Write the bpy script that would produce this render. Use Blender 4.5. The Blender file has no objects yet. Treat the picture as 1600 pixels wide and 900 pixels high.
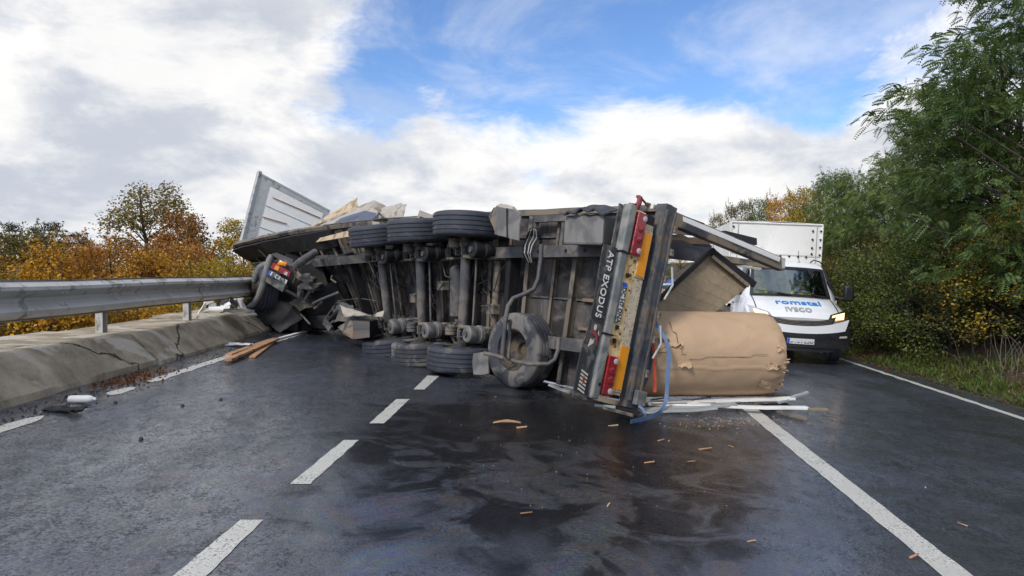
import bpy, bmesh, math, random
import numpy as np
from mathutils import Vector, Matrix, noise
PI = math.pi
random.seed(7)
SC = bpy.context.scene
COL = SC.collection

# ------------------------------------------------------------------ camera
FPX = 1066.67; CAMH = 1.65; PITCH = math.atan(25 / FPX)
cam_d = bpy.data.cameras.new('camera'); cam_d.lens = 24; cam_d.sensor_width = 36
cam_d.clip_start = 0.05; cam_d.clip_end = 3000
cam = bpy.data.objects.new('camera', cam_d); COL.objects.link(cam)
cam.location = (0, 0, CAMH); cam.rotation_euler = (PI / 2 - PITCH, 0, 0)
SC.camera = cam

# ------------------------------------------------------------------ light and sky
SUN_EL, SUN_AZ = math.radians(42), math.radians(214)      # azimuth clockwise from +Y
SC.view_settings.view_transform = 'Standard'; SC.view_settings.look = 'None'
SC.view_settings.exposure = 0.32; SC.view_settings.gamma = 1
SC.view_settings.use_curve_mapping = False
sl = bpy.data.lights.new('sun', 'SUN'); sl.energy = 2.0; sl.angle = math.radians(14); sl.color = (1, .95, .88)
sun = bpy.data.objects.new('sun', sl); COL.objects.link(sun)
sd = Vector((math.sin(SUN_AZ) * math.cos(SUN_EL), math.cos(SUN_AZ) * math.cos(SUN_EL), math.sin(SUN_EL)))
sun.rotation_euler = sd.to_track_quat('Z', 'Y').to_euler()

def setin(nt, node, key, val):
    s = node.inputs[key]
    if isinstance(val, bpy.types.NodeSocket): nt.links.new(val, s)
    else: s.default_value = val
def N(nt, typ, ins=None, **kw):
    n = nt.nodes.new(typ)
    for k, v in kw.items(): setattr(n, k, v)
    for k, v in (ins or {}).items(): setin(nt, n, k, v)
    return n
def M2(nt, op, a, b=0.0, c=None, clamp=False):
    n = N(nt, 'ShaderNodeMath', {0: a, 1: b}, operation=op, use_clamp=clamp)
    if c is not None: setin(nt, n, 2, c)
    return n.outputs[0]
def MIX(nt, fac, a, b, blend='MIX'):
    n = N(nt, 'ShaderNodeMix', data_type='RGBA', blend_type=blend)
    setin(nt, n, 0, fac); setin(nt, n, 6, a); setin(nt, n, 7, b)
    return n.outputs[2]
def NOISE(nt, vec, scale, detail=4, rough=.55, dist=0):
    return N(nt, 'ShaderNodeTexNoise', {'Vector': vec, 'Scale': scale, 'Detail': detail, 'Roughness': rough, 'Distortion': dist}).outputs[0]
def MR(nt, v, a, b, c=0., d=1., smooth=False):
    n = N(nt, 'ShaderNodeMapRange', {0: v, 1: a, 2: b, 3: c, 4: d})
    if smooth: n.interpolation_type = 'SMOOTHSTEP'
    return n.outputs[0]
def RAMP(nt, fac, stops):
    n = N(nt, 'ShaderNodeValToRGB', {0: fac}); e = n.color_ramp.elements
    e[0].position, e[0].color = stops[0][0], (*stops[0][1], 1)
    e[1].position, e[1].color = stops[-1][0], (*stops[-1][1], 1)
    for p, c in stops[1:-1]:
        x = e.new(p); x.color = (*c, 1)
    return n.outputs[0]
def RGB(c): return (c[0], c[1], c[2], 1)

world = bpy.data.worlds.new('World'); SC.world = world; world.use_nodes = True
wt = world.node_tree; wt.nodes.clear()
gen = N(wt, 'ShaderNodeTexCoord').outputs['Generated']
sky = N(wt, 'ShaderNodeTexSky', sky_type='NISHITA', sun_disc=False, sun_elevation=SUN_EL, sun_rotation=SUN_AZ,
        altitude=200, air_density=1.0, dust_density=.35, ozone_density=2.2)
# clouds: noise on the dome, flattened towards the horizon, thinned round the gaps seen in the photograph
sep = N(wt, 'ShaderNodeSeparateXYZ', {0: gen})
zz = M2(wt, 'ADD', M2(wt, 'MAXIMUM', sep.outputs[2], 0.0), .30)
flat = N(wt, 'ShaderNodeCombineXYZ', {0: M2(wt, 'DIVIDE', sep.outputs[0], zz), 1: M2(wt, 'DIVIDE', sep.outputs[1], zz), 2: 0.0}).outputs[0]
stretch = N(wt, 'ShaderNodeVectorMath', {0: gen, 1: (1, 1, 2.1)}, operation='MULTIPLY').outputs[0]
puffy = NOISE(wt, stretch, 5.6, 10, .64, .35)
broad = NOISE(wt, flat, .9, 6, .55, .6)
cover = M2(wt, 'ADD', M2(wt, 'MULTIPLY', puffy, .55), M2(wt, 'MULTIPLY', broad, .45))
def skydir(px, py):
    v = Vector(((px - 800) / FPX, 1, -(py - 425) / FPX)).normalized()
    return tuple(v)
for px, py, r, a in [(890, 55, .25, -.25), (650, 105, .21, -.20), (1130, 60, .24, -.22), (1290, 175, .11, -.17), (600, 175, .10, -.12), (480, 120, .12, -.1), (1030, 90, .13, -.14), (15, 50, .07, -.14),
                     (60, 20, .25, .16), (250, 200, .34, .14), (1010, 215, .17, .30), (700, 250, .26, .16), (430, 30, .17, .16), (1480, 60, .14, .05), (1200, 260, .16, .14), (1240, 110, .06, .1), (1340, 275, .17, .26), (1420, 330, .2, .2), (100, 330, .25, .1), (330, 260, .3, .1)]:
    d = N(wt, 'ShaderNodeVectorMath', {0: gen, 1: skydir(px, py)}, operation='DISTANCE').outputs['Value']
    cover = M2(wt, 'ADD', cover, MR(wt, d, 0.0, r, a, 0.0, True))
lowhaze = MR(wt, sep.outputs[2], 0.0, .22, .10, 0.0, True)
cover = M2(wt, 'ADD', cover, lowhaze)
alpha = MR(wt, cover, .40, .58, 0.0, 1.0, True)
alpha = M2(wt, 'MAXIMUM', alpha, MR(wt, NOISE(wt, flat, 2.2, 8, .62, .5), .42, .72, 0.0, .42, True))
body = NOISE(wt, stretch, 4.6, 9, .60, .2)
edge = MR(wt, cover, .48, .74, 1.0, 0.0, True)
lit = M2(wt, 'ADD', M2(wt, 'MULTIPLY', MR(wt, body, .38, .60, 0.0, 1.0, True), .80), M2(wt, 'MULTIPLY', edge, .35), clamp=True)
ccol = MIX(wt, lit, RGB((.47, .505, .575)), RGB((.86, .845, .825)))
nish = MIX(wt, 1.0, sky.outputs[0], RGB((.092, .112, .140)), 'MULTIPLY')
skycol = MIX(wt, alpha, nish, ccol)
ground_fade = MR(wt, sep.outputs[2], -.02, 0.0, 1.0, 0.0)
skycol = MIX(wt, ground_fade, skycol, RGB((.22, .22, .2)))
bg = N(wt, 'ShaderNodeBackground', {'Color': skycol, 'Strength': 1.0})
wo = N(wt, 'ShaderNodeOutputWorld'); wt.links.new(bg.outputs[0], wo.inputs[0])

# ------------------------------------------------------------------ where things stand
_c, _s = math.cos(PITCH), math.sin(PITCH)
def ray(px, py):
    a = (px - 800) / FPX; b = -(py - 450) / FPX
    return Vector((a, _c + b * _s, -_s + b * _c))
def W(px, py, Y):                       # a point at the depth Y metres ahead
    d = ray(px, py); k = Y / d.y
    return Vector((0, 0, CAMH)) + d * k
def f_road(X):                          # banked carriageway
    if X > -2: return -.04 * X
    return .08 + .105 * (-X - 2)
def G(px, py, dz=0.0):                  # a measured point on the road
    z = 0.0
    for i in range(40):
        d = ray(px, py); k = (z - CAMH) / d.z; p = d * k; z = f_road(p.x) + dz
    return Vector((p.x, p.y, z))
def interp(x, xs, ys):
    m = np.gradient(np.array(ys, float), np.array(xs, float))
    i = int(np.clip(np.searchsorted(xs, x) - 1, 0, len(xs) - 2)); h = xs[i + 1] - xs[i]; t = (x - xs[i]) / h
    if t < 0: return ys[0] + m[0] * (x - xs[0])
    if t > 1: return ys[-1] + m[-1] * (x - xs[-1])
    return float((2*t**3-3*t**2+1)*ys[i]+(t**3-2*t*t+t)*h*m[i]+(-2*t**3+3*t*t)*ys[i+1]+(t**3-t*t)*h*m[i+1])
S_ = [0, 3.3, 4.6, 5.9, 8, 11, 13.6]; TH_ = [15, 3, -2, -7, -20, -42, -60]; Z_ = [0, .05, .08, .13, .25, .6, 1.0]
TD = Vector((-.56, .828, 0)); TN = Vector((-.828, -.56, 0)); UZ = Vector((0, 0, 1))
def frame(s):                           # the wrecked trailer's twisted frame: s forward, t up its width, n out of its underside
    th = math.radians(interp(s, S_, TH_))
    B = Vector((1.57, 8.4, 0)) + TD * s + UZ * interp(s, S_, Z_)
    n = TN * math.cos(th) + UZ * math.sin(th); w = UZ * math.cos(th) - TN * math.sin(th)
    return B, w, n
def T(s, t, n):
    B, w, nn = frame(s); return B + w * t + nn * n

# ------------------------------------------------------------------ mesh helpers
def basis(axis, up=None):
    a = Vector(axis).normalized(); u = Vector(up) if up is not None else Vector((0, 0, 1))
    if abs(a.dot(u.normalized())) > .98: u = Vector((1, 0, 0)) if abs(a.x) < .9 else Vector((0, 1, 0))
    x = u.cross(a).normalized(); y = a.cross(x).normalized()
    return x, y, a
class MB:
    def __init__(self): self.v = []; self.f = []
    def add(self, vs, fs):
        k = len(self.v); self.v += [Vector(p) for p in vs]; self.f += [tuple(i + k for i in q) for q in fs]; return self
    def hexa(self, c):                  # 8 corners: bottom 4 then top 4
        return self.add(c, [(3, 2, 1, 0), (4, 5, 6, 7), (0, 1, 5, 4), (1, 2, 6, 5), (2, 3, 7, 6), (3, 0, 4, 7)])
    def box(self, c, sz, R=None):
        c = Vector(c); R = R or Matrix.Identity(3); hx, hy, hz = [q / 2 for q in sz]
        P = [c + R @ Vector((x * hx, y * hy, z * hz)) for z in (-1, 1) for x, y in ((-1, -1), (1, -1), (1, 1), (-1, 1))]
        return self.hexa(P)
    def beam(self, p0, p1, w, h, up=None):
        p0, p1 = Vector(p0), Vector(p1); x, y, a = basis(p1 - p0, up)
        P = [p + x * (sx * w / 2) + y * (sy * h / 2) for p in (p0, p1) for sx, sy in ((-1, -1), (1, -1), (1, 1), (-1, 1))]
        return self.hexa(P)
    def tube(self, pts, r, seg=8, cap=True):
        pts = [Vector(p) for p in pts]; n = len(pts); rr = r if isinstance(r, (list, tuple)) else [r] * n
        x = None; k = len(self.v); V = []
        for i, p in enumerate(pts):
            t = (pts[min(i + 1, n - 1)] - pts[max(i - 1, 0)]).normalized()
            if x is None: x, y, _ = basis(t)
            else: x = (x - t * x.dot(t)).normalized(); y = t.cross(x)
            V += [p + (x * math.cos(2 * PI * j / seg) + y * math.sin(2 * PI * j / seg)) * rr[i] for j in range(seg)]
        F = [(i * seg + j, i * seg + (j + 1) % seg, (i + 1) * seg + (j + 1) % seg, (i + 1) * seg + j) for i in range(n - 1) for j in range(seg)]
        if cap: F += [tuple(range(seg - 1, -1, -1)), tuple((n - 1) * seg + j for j in range(seg))]
        return self.add(V, F)
    def lathe(self, prof, o=(0, 0, 0), axis=(0, 0, 1), seg=24, closed=False, up=None):
        o = Vector(o); x, y, a = basis(axis, up); V = []; n = len(prof)
        for r, h in prof:
            V += [o + a * h + (x * math.cos(2 * PI * j / seg) + y * math.sin(2 * PI * j / seg)) * max(r, 1e-4) for j in range(seg)]
        m = n if closed else n - 1
        F = [(i * seg + j, i * seg + (j + 1) % seg, ((i + 1) % n) * seg + (j + 1) % seg, ((i + 1) % n) * seg + j) for i in range(m) for j in range(seg)]
        if not closed: F += [tuple(range(seg - 1, -1, -1)), tuple((n - 1) * seg + j for j in range(seg))]
        return self.add(V, F)
    def prism(self, poly, o, ux, uy, un, depth):
        o, ux, uy, un = Vector(o), Vector(ux), Vector(uy), Vector(un); n = len(poly)
        V = [o + ux * a + uy * b for a, b in poly] + [o + ux * a + uy * b + un * depth for a, b in poly]
        F = [tuple(range(n - 1, -1, -1)), tuple(range(n, 2 * n))] + [(i, (i + 1) % n, n + (i + 1) % n, n + i) for i in range(n)]
        return self.add(V, F)
    def sheet(self, fn, nu, nv, th=.006):  # fn(u,v)->point ; a closed thin sheet
        P = [[Vector(fn(i / nu, j / nv)) for j in range(nv + 1)] for i in range(nu + 1)]; V = []; W2 = nv + 1; tot = (nu + 1) * W2
        nr = []
        for i in range(nu + 1):
            for j in range(W2):
                du = P[min(i + 1, nu)][j] - P[max(i - 1, 0)][j]; dv = P[i][min(j + 1, nv)] - P[i][max(j - 1, 0)]
                q = du.cross(dv); nr.append(q.normalized() if q.length > 1e-9 else UZ)
        V = [P[i][j] for i in range(nu + 1) for j in range(W2)]
        V += [V[k] - nr[k] * th for k in range(tot)]
        F = []
        for i in range(nu):
            for j in range(nv):
                a = i * W2 + j; q = (a, a + W2, a + W2 + 1, a + 1); F.append(q); F.append(tuple(tot + k for k in reversed(q)))
        for i in range(nu):
            a = i * W2; F.append((a, a + tot, a + W2 + tot, a + W2)); a = i * W2 + nv; F.append((a + W2, a + W2 + tot, a + tot, a))
        for j in range(nv):
            a = j; F.append((a + 1, a + 1 + tot, a + tot, a)); a = nu * W2 + j; F.append((a, a + tot, a + 1 + tot, a + 1))
        return self.add(V, F)
    def tb(self, s0, s1, t0, t1, n0, n1, ds=.45, dt=.6, jit=0):   # box in trailer coordinates, bent with the frame
        ns = max(1, math.ceil(abs(s1 - s0) / ds)); nt = max(1, math.ceil(abs(t1 - t0) / dt)); idx = {}; V = []
        def g(i, j, k):
            if (i, j, k) not in idx:
                s = s0 + (s1 - s0) * i / ns; t = t0 + (t1 - t0) * j / nt; n = n1 if k else n0
                p = T(s, t, n)
                if jit: p += Vector([noise.noise(p * 3 + Vector((q * 9, 0, 0))) * jit for q in range(3)])
                idx[(i, j, k)] = len(V); V.append(p)
            return idx[(i, j, k)]
        F = []
        for i in range(ns):
            for j in range(nt):
                F.append((g(i, j, 1), g(i, j + 1, 1), g(i + 1, j + 1, 1), g(i + 1, j, 1))); F.append((g(i, j, 0), g(i + 1, j, 0), g(i + 1, j + 1, 0), g(i, j + 1, 0)))
        for i in range(ns):
            F.append((g(i, 0, 0), g(i, 0, 1), g(i + 1, 0, 1), g(i + 1, 0, 0))); F.append((g(i, nt, 0), g(i + 1, nt, 0), g(i + 1, nt, 1), g(i, nt, 1)))
        for j in range(nt):
            F.append((g(0, j, 0), g(0, j + 1, 0), g(0, j + 1, 1), g(0, j, 1))); F.append((g(ns, j, 0), g(ns, j, 1), g(ns, j + 1, 1), g(ns, j + 1, 0)))
        return self.add(V, F)
    def jitter(self, amp, sc=3.0, seed=0):
        for p in self.v:
            q = p * sc + Vector((seed * 7.3, seed, 0)); p += Vector((noise.noise(q), noise.noise(q + Vector((31, 0, 0))), noise.noise(q + Vector((0, 47, 0))))) * amp
        return self
    def mesh(self, name, mt, smooth=False, off=None):
        me = bpy.data.meshes.new(name); o = off or Vector((0, 0, 0))
        me.from_pydata([tuple(p - o) for p in self.v], [], self.f); me.update()
        bm = bmesh.new(); bm.from_mesh(me); bmesh.ops.recalc_face_normals(bm, faces=bm.faces); bm.to_mesh(me); bm.free()
        if mt: me.materials.append(mt)
        if smooth:
            me.polygons.foreach_set('use_smooth', [True] * len(me.polygons))
            me.set_sharp_from_angle(angle=math.radians(smooth if smooth > 1 else 42))
        return me
    def build(self, name, mt, parent=None, smooth=False, bevel=0, local=False, **props):
        if local: off = Vector((0, 0, 0))
        else:
            off = sum(self.v, Vector()) / len(self.v)
            if parent is None: off.z = min(p.z for p in self.v)
        o = bpy.data.objects.new(name, self.mesh(name, mt, smooth, off)); COL.objects.link(o)
        if parent is not None:
            o.parent = parent
            if not local: o.location = off - wloc(parent)
        elif not local: o.location = off
        if bevel:
            m = o.modifiers.new('bevel', 'BEVEL'); m.width = bevel; m.segments = 2; m.limit_method = 'ANGLE'; m.angle_limit = math.radians(50)
        for k, v in props.items(): o[k] = v
        return o
def wloc(o):
    p = Vector(o.location)
    while o.parent is not None: o = o.parent; p += Vector(o.location)
    return p
def thing(name, label, category, loc, rot=(0, 0, 0), group=None):
    o = bpy.data.objects.new(name, None); COL.objects.link(o); o.location = loc; o.rotation_euler = rot; o.empty_display_size = .3
    o['label'] = label; o['category'] = category
    if group: o['group'] = group
    return o
def tag(o, label, category, group=None):
    o['label'] = label; o['category'] = category
    if group: o['group'] = group
    return o
def text_mb(body, size, fn, ext=.004, bold=0.0, sx=1.0, spacing=1.0):   # lettering as geometry; fn maps (x,y,depth) to a point
    cu = bpy.data.curves.new('lettering', 'FONT'); cu.body = body; cu.size = size; cu.align_x = 'CENTER'; cu.align_y = 'CENTER'
    cu.extrude = ext; cu.offset = bold; cu.resolution_u = 4; cu.space_character = spacing
    o = bpy.data.objects.new('lettering', cu); COL.objects.link(o); dg = bpy.context.evaluated_depsgraph_get(); dg.update()
    me = bpy.data.meshes.new_from_object(o.evaluated_get(dg))
    mb = MB(); mb.v = [Vector(fn(v.co.x * sx, v.co.y, v.co.z)) for v in me.vertices]; mb.f = [tuple(p.vertices) for p in me.polygons]
    bpy.data.objects.remove(o); bpy.data.curves.remove(cu); bpy.data.meshes.remove(me)
    return mb

# ------------------------------------------------------------------ materials
def mat(name, col, rough=.6, metal=0., var=.25, sc=4., dirt=None, dsc=2.5, damt=.5, bump=.15, bsc=60., spec=.5, coat=0., col2=None, trans=0, emit=None, edge=.08):
    m = bpy.data.materials.new(name); m.use_nodes = True; nt = m.node_tree; nt.nodes.clear()
    pos = N(nt, 'ShaderNodeTexCoord').outputs['Object']
    b = N(nt, 'ShaderNodeBsdfPrincipled'); o = N(nt, 'ShaderNodeOutputMaterial'); nt.links.new(b.outputs[0], o.inputs[0])
    n1 = NOISE(nt, pos, sc, 6, .6, .3)
    dark = tuple(c * (1 - var) for c in col); lite = tuple(min(1, c * (1 + var)) for c in (col2 or col))
    c = MIX(nt, MR(nt, n1, .3, .7), RGB(dark), RGB(lite))
    r = MR(nt, n1, .3, .7, max(.02, rough - .12), min(1, rough + .12))
    if dirt:
        n2 = NOISE(nt, pos, dsc, 8, .65, .8)
        dm = MR(nt, n2, .62 - damt * .35, .62 - damt * .35 + edge * 1.6, 0, 1, True)
        c = MIX(nt, dm, c, RGB(dirt)); r = MIX(nt, dm, r, RGB((.85,) * 3))
        if metal: setin(nt, b, 'Metallic', MR(nt, dm, 0, 1, metal, 0.))
    elif metal: b.inputs['Metallic'].default_value = metal
    setin(nt, b, 'Base Color', c); setin(nt, b, 'Roughness', r); b.inputs['Specular IOR Level'].default_value = spec
    if coat: b.inputs['Coat Weight'].default_value = coat; b.inputs['Coat Roughness'].default_value = .08
    if bump:
        bn = N(nt, 'ShaderNodeBump', {'Height': NOISE(nt, pos, bsc, 5, .6), 'Strength': bump, 'Distance': .01}); nt.links.new(bn.outputs[0], b.inputs['Normal'])
    if emit:
        b.inputs['Emission Color'].default_value = RGB(emit[0]); b.inputs['Emission Strength'].default_value = emit[1]
    return m
DUST = (.20, .165, .125)
MT = dict(
    frame=mat('dusty_chassis_steel', (.045, .046, .052), .6, 0, .3, 3, DUST, 2.2, .62, .3, 50),
    frame_light=mat('dusty_light_steel', (.075, .075, .080), .65, 0, .35, 5, (.16, .14, .12), 2.6, .42, .3, 40),
    black=mat('black_grime', (.008, .008, .010), .7, 0, .4, 5, (.030, .027, .024), 3, .2, .3, 30),
    floor=mat('weathered_floor_board', (.13, .112, .105), .8, 0, .22, 1.6, (.028, .026, .028), 1.5, .72, .25, 25, col2=(.17, .148, .138), edge=.12),
    rubber=mat('tyre_rubber', (.040, .045, .060), .62, 0, .25, 9, (.12, .11, .10), 4, .22, .25, 90),
    rubber_dusty=mat('dusty_tyre_rubber', (.045, .048, .058), .7, 0, .25, 6, (.17, .16, .148), 3.4, .45, .3, 80),
    rim=mat('grimy_rim', (.05, .045, .04), .6, .2, .3, 8, (.12, .09, .06), 5, .5, .3, 60),
    galv=mat('galvanised_steel', (.50, .485, .45), .45, .15, .10, 2.5, (.25, .235, .205), 3.5, .28, .12, 40),
    alu=mat('dull_aluminium', (.48, .49, .48), .48, .35, .12, 2.5, (.30, .26, .20), 3., .25, .1, 40),
    alu_white=mat('white_aluminium_board', (.80, .80, .775), .5, 0., .05, 3, (.62, .60, .55), 2.2, .28, .08, 50, edge=.2),
    alu_grey=mat('grey_aluminium_strip', (.42, .44, .435), .5, .2, .12, 4, (.2, .2, .19), 3, .3, .1, 50),
    orange_wood=mat('stained_wood_strip', (.50, .27, .13), .8, 0, .3, 8),
    toolbox=mat('grey_plastic_box', (.12, .118, .115), .5, 0, .1, 3, (.21, .20, .19), 1.6, .5, .15, 60),
    bumper=mat('grey_painted_bar', (.15, .165, .16), .55, 0, .2, 4, (.28, .27, .25), 2.2, .45, .25, 50),
    flap=mat('black_rubber_flap', (.030, .032, .035), .65, 0, .3, 5, (.14, .13, .12), 3.4, .42, .25, 40),
    yellow=mat('rusty_yellow_paint', (.70, .46, .15), .6, 0, .2, 5, (.26, .11, .035), 7, .36, .3, 60, col2=(.72, .56, .30)),
    yellow_pale=mat('pale_rust_speckled_paint', (.55, .47, .34), .65, 0, .15, 6, (.24, .13, .06), 26, .33, .3, 60),
    amber_board=mat('amber_marker_board', (.80, .30, .012), .35, 0, .06, 5, (.35, .15, .03), 9, .0, .02, 60),
    red_lamp=mat('red_lamp_lens', (.30, .010, .018), .22, 0, .35, 20, (.10, .02, .03), 8, .35, .2, 70, coat=.5),
    clear_lamp=mat('clear_lamp_lens', (.48, .42, .42), .25, 0, .1, 20, coat=.5),
    orange_lamp=mat('amber_lamp_lens', (.75, .30, .02), .25, 0, .1, 12, coat=.5),
    sill=mat('scuffed_rusty_sill', (.06, .066, .078), .55, .15, .35, 4, (.15, .115, .085), 3.6, .45, .4, 35, col2=(.075, .085, .10)),
    rust=mat('rust', (.20, .08, .035), .85, 0, .4, 10),
    white=mat('white_print', (.72, .70, .66), .6, 0, .12, 14),
    cream=mat('faded_cream_print', (.62, .58, .48), .6, 0, .15, 14),
    darkred=mat('faded_red_print', (.30, .05, .05), .6, 0, .15, 14),
    blue_print=mat('blue_print', (.02, .10, .52), .5, 0, .1, 14),
    letter_blue=mat('sky_blue_lettering', (.012, .22, .62), .4, 0, .05, 14),
    ink=mat('black_print', (.015, .015, .015), .5, 0, .1, 14),
    plank=mat('fresh_sawn_wood', (.42, .235, .12), .7, 0, .2, 3, (.20, .10, .05), 3, .3, .2, 30),
    plank_grey=mat('grey_weathered_wood', (.24, .19, .13), .8, 0, .25, 3, (.10, .08, .06), 3, .4, .3, 30),
    lath=mat('brown_lath', (.24, .15, .09), .8, 0, .25, 3),
    tarp=mat('beige_tarpaulin', (.40, .365, .31), .7, 0, .16, 3, (.22, .19, .15), 2.2, .35, .15, 20),
    tarp_buff=mat('buff_tarpaulin', (.52, .40, .26), .7, 0, .14, 3, (.26, .20, .14), 2.2, .3, .15, 20),
    tarp_blue=mat('blue_grey_tarpaulin', (.085, .10, .15), .6, 0, .2, 4, None, 2, .3, .15, 20),
    tarp_dark=mat('dark_tarpaulin', (.035, .035, .042), .6, 0, .3, 4, (.10, .09, .08), 3, .25, .15, 20),
    kraft=mat('brown_kraft_paper', (.47, .325, .205), .75, 0, .10, 1.6, (.36, .245, .15), 1.6, .35, .12, 14, spec=.3, edge=.2),
    kraft_in=mat('torn_paper_edge', (.52, .36, .22), .85, 0, .2, 16),
    kraft_dark=mat('dark_torn_edge', (.17, .10, .055), .9, 0, .3, 20),
    strap_blue=mat('blue_strap_webbing', (.105, .185, .33), .8, 0, .15, 20, (.2, .2, .2), 6, .2, .2, 200),
    strap_red=mat('red_strap_webbing', (.50, .065, .04), .8, 0, .15, 20),
    strap_slate=mat('slate_strap_webbing', (.05, .08, .11), .8, 0, .15, 20),
    paint_white=mat('white_vehicle_paint', (.80, .81, .82), .28, 0, .03, 2, None, 2, .3, 0, 60, coat=.6),
    cover=mat('white_truck_cover', (.80, .785, .745), .55, 0, .06, 1.8, (.45, .42, .37), 1.7, .18, .06, 12, edge=.2),
    plastic=mat('black_plastic', (.014, .014, .016), .45, 0, .2, 8, None, 2, .3, .1, 100),
    seat=mat('dark_seat_cloth', (.2, .205, .21), .9),
    dash=mat('grey_dashboard', (.42, .44, .44), .7),
    hivis=mat('hi_vis_yellow_cloth', (.62, .92, .05), .8, 0, .12, 8),
    skin=mat('skin', (.50, .29, .20), .55, 0, .08, 10),
    hair=mat('dark_hair', (.02, .014, .010), .8), navy=mat('navy_cloth', (.02, .03, .06), .9),
    police_blue=mat('blue_vehicle_paint', (.05, .12, .42), .3, 0, .05, 3, None, 2, .3, 0, 60, coat=.5),
    headlamp=mat('lit_headlamp', (.9, .75, .5), .3, 0, .02, 5, None, 2, .3, 0, 60, emit=((1, .50, .16), 1.5)),
    chrome=mat('reflector_chrome', (.7, .7, .72), .15, 1., .05, 5, None, 2, .3, 0, 60),
    plate=mat('number_plate_white', (.66, .67, .64), .4, 0, .05, 12, (.4, .38, .34), 9, .2, .02, 60),
    bark=mat('bark', (.045, .036, .028), .9, 0, .35, 8, (.08, .07, .06), 3, .3, .7, 30),
    bark_pale=mat('pale_bark', (.17, .15, .125), .9, 0, .3, 8, None, 3, .3, .6, 30),
    paper=mat('white_litter', (.62, .63, .65), .6, 0, .1, 12),
    chip=mat('splintered_wood', (.46, .26, .14), .8, 0, .3, 20),
    mudstone=mat('dark_stone', (.05, .045, .04), .9, 0, .4, 10),
)
def glass_mat():
    m = bpy.data.materials.new('window_glass'); m.use_nodes = True; nt = m.node_tree; nt.nodes.clear()
    t = N(nt, 'ShaderNodeBsdfTransparent', {'Color': (.88, .94, .92, 1)}); g = N(nt, 'ShaderNodeBsdfGlossy', {'Roughness': .03, 'Color': (.9, .95, 1, 1)})
    fr = N(nt, 'ShaderNodeFresnel', {'IOR': 1.5}); mx = N(nt, 'ShaderNodeMixShader', {0: M2(nt, 'ADD', fr.outputs[0], .05), 1: t.outputs[0], 2: g.outputs[0]})
    o = N(nt, 'ShaderNodeOutputMaterial'); nt.links.new(mx.outputs[0], o.inputs[0]); return m
MT['glass'] = glass_mat()

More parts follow.
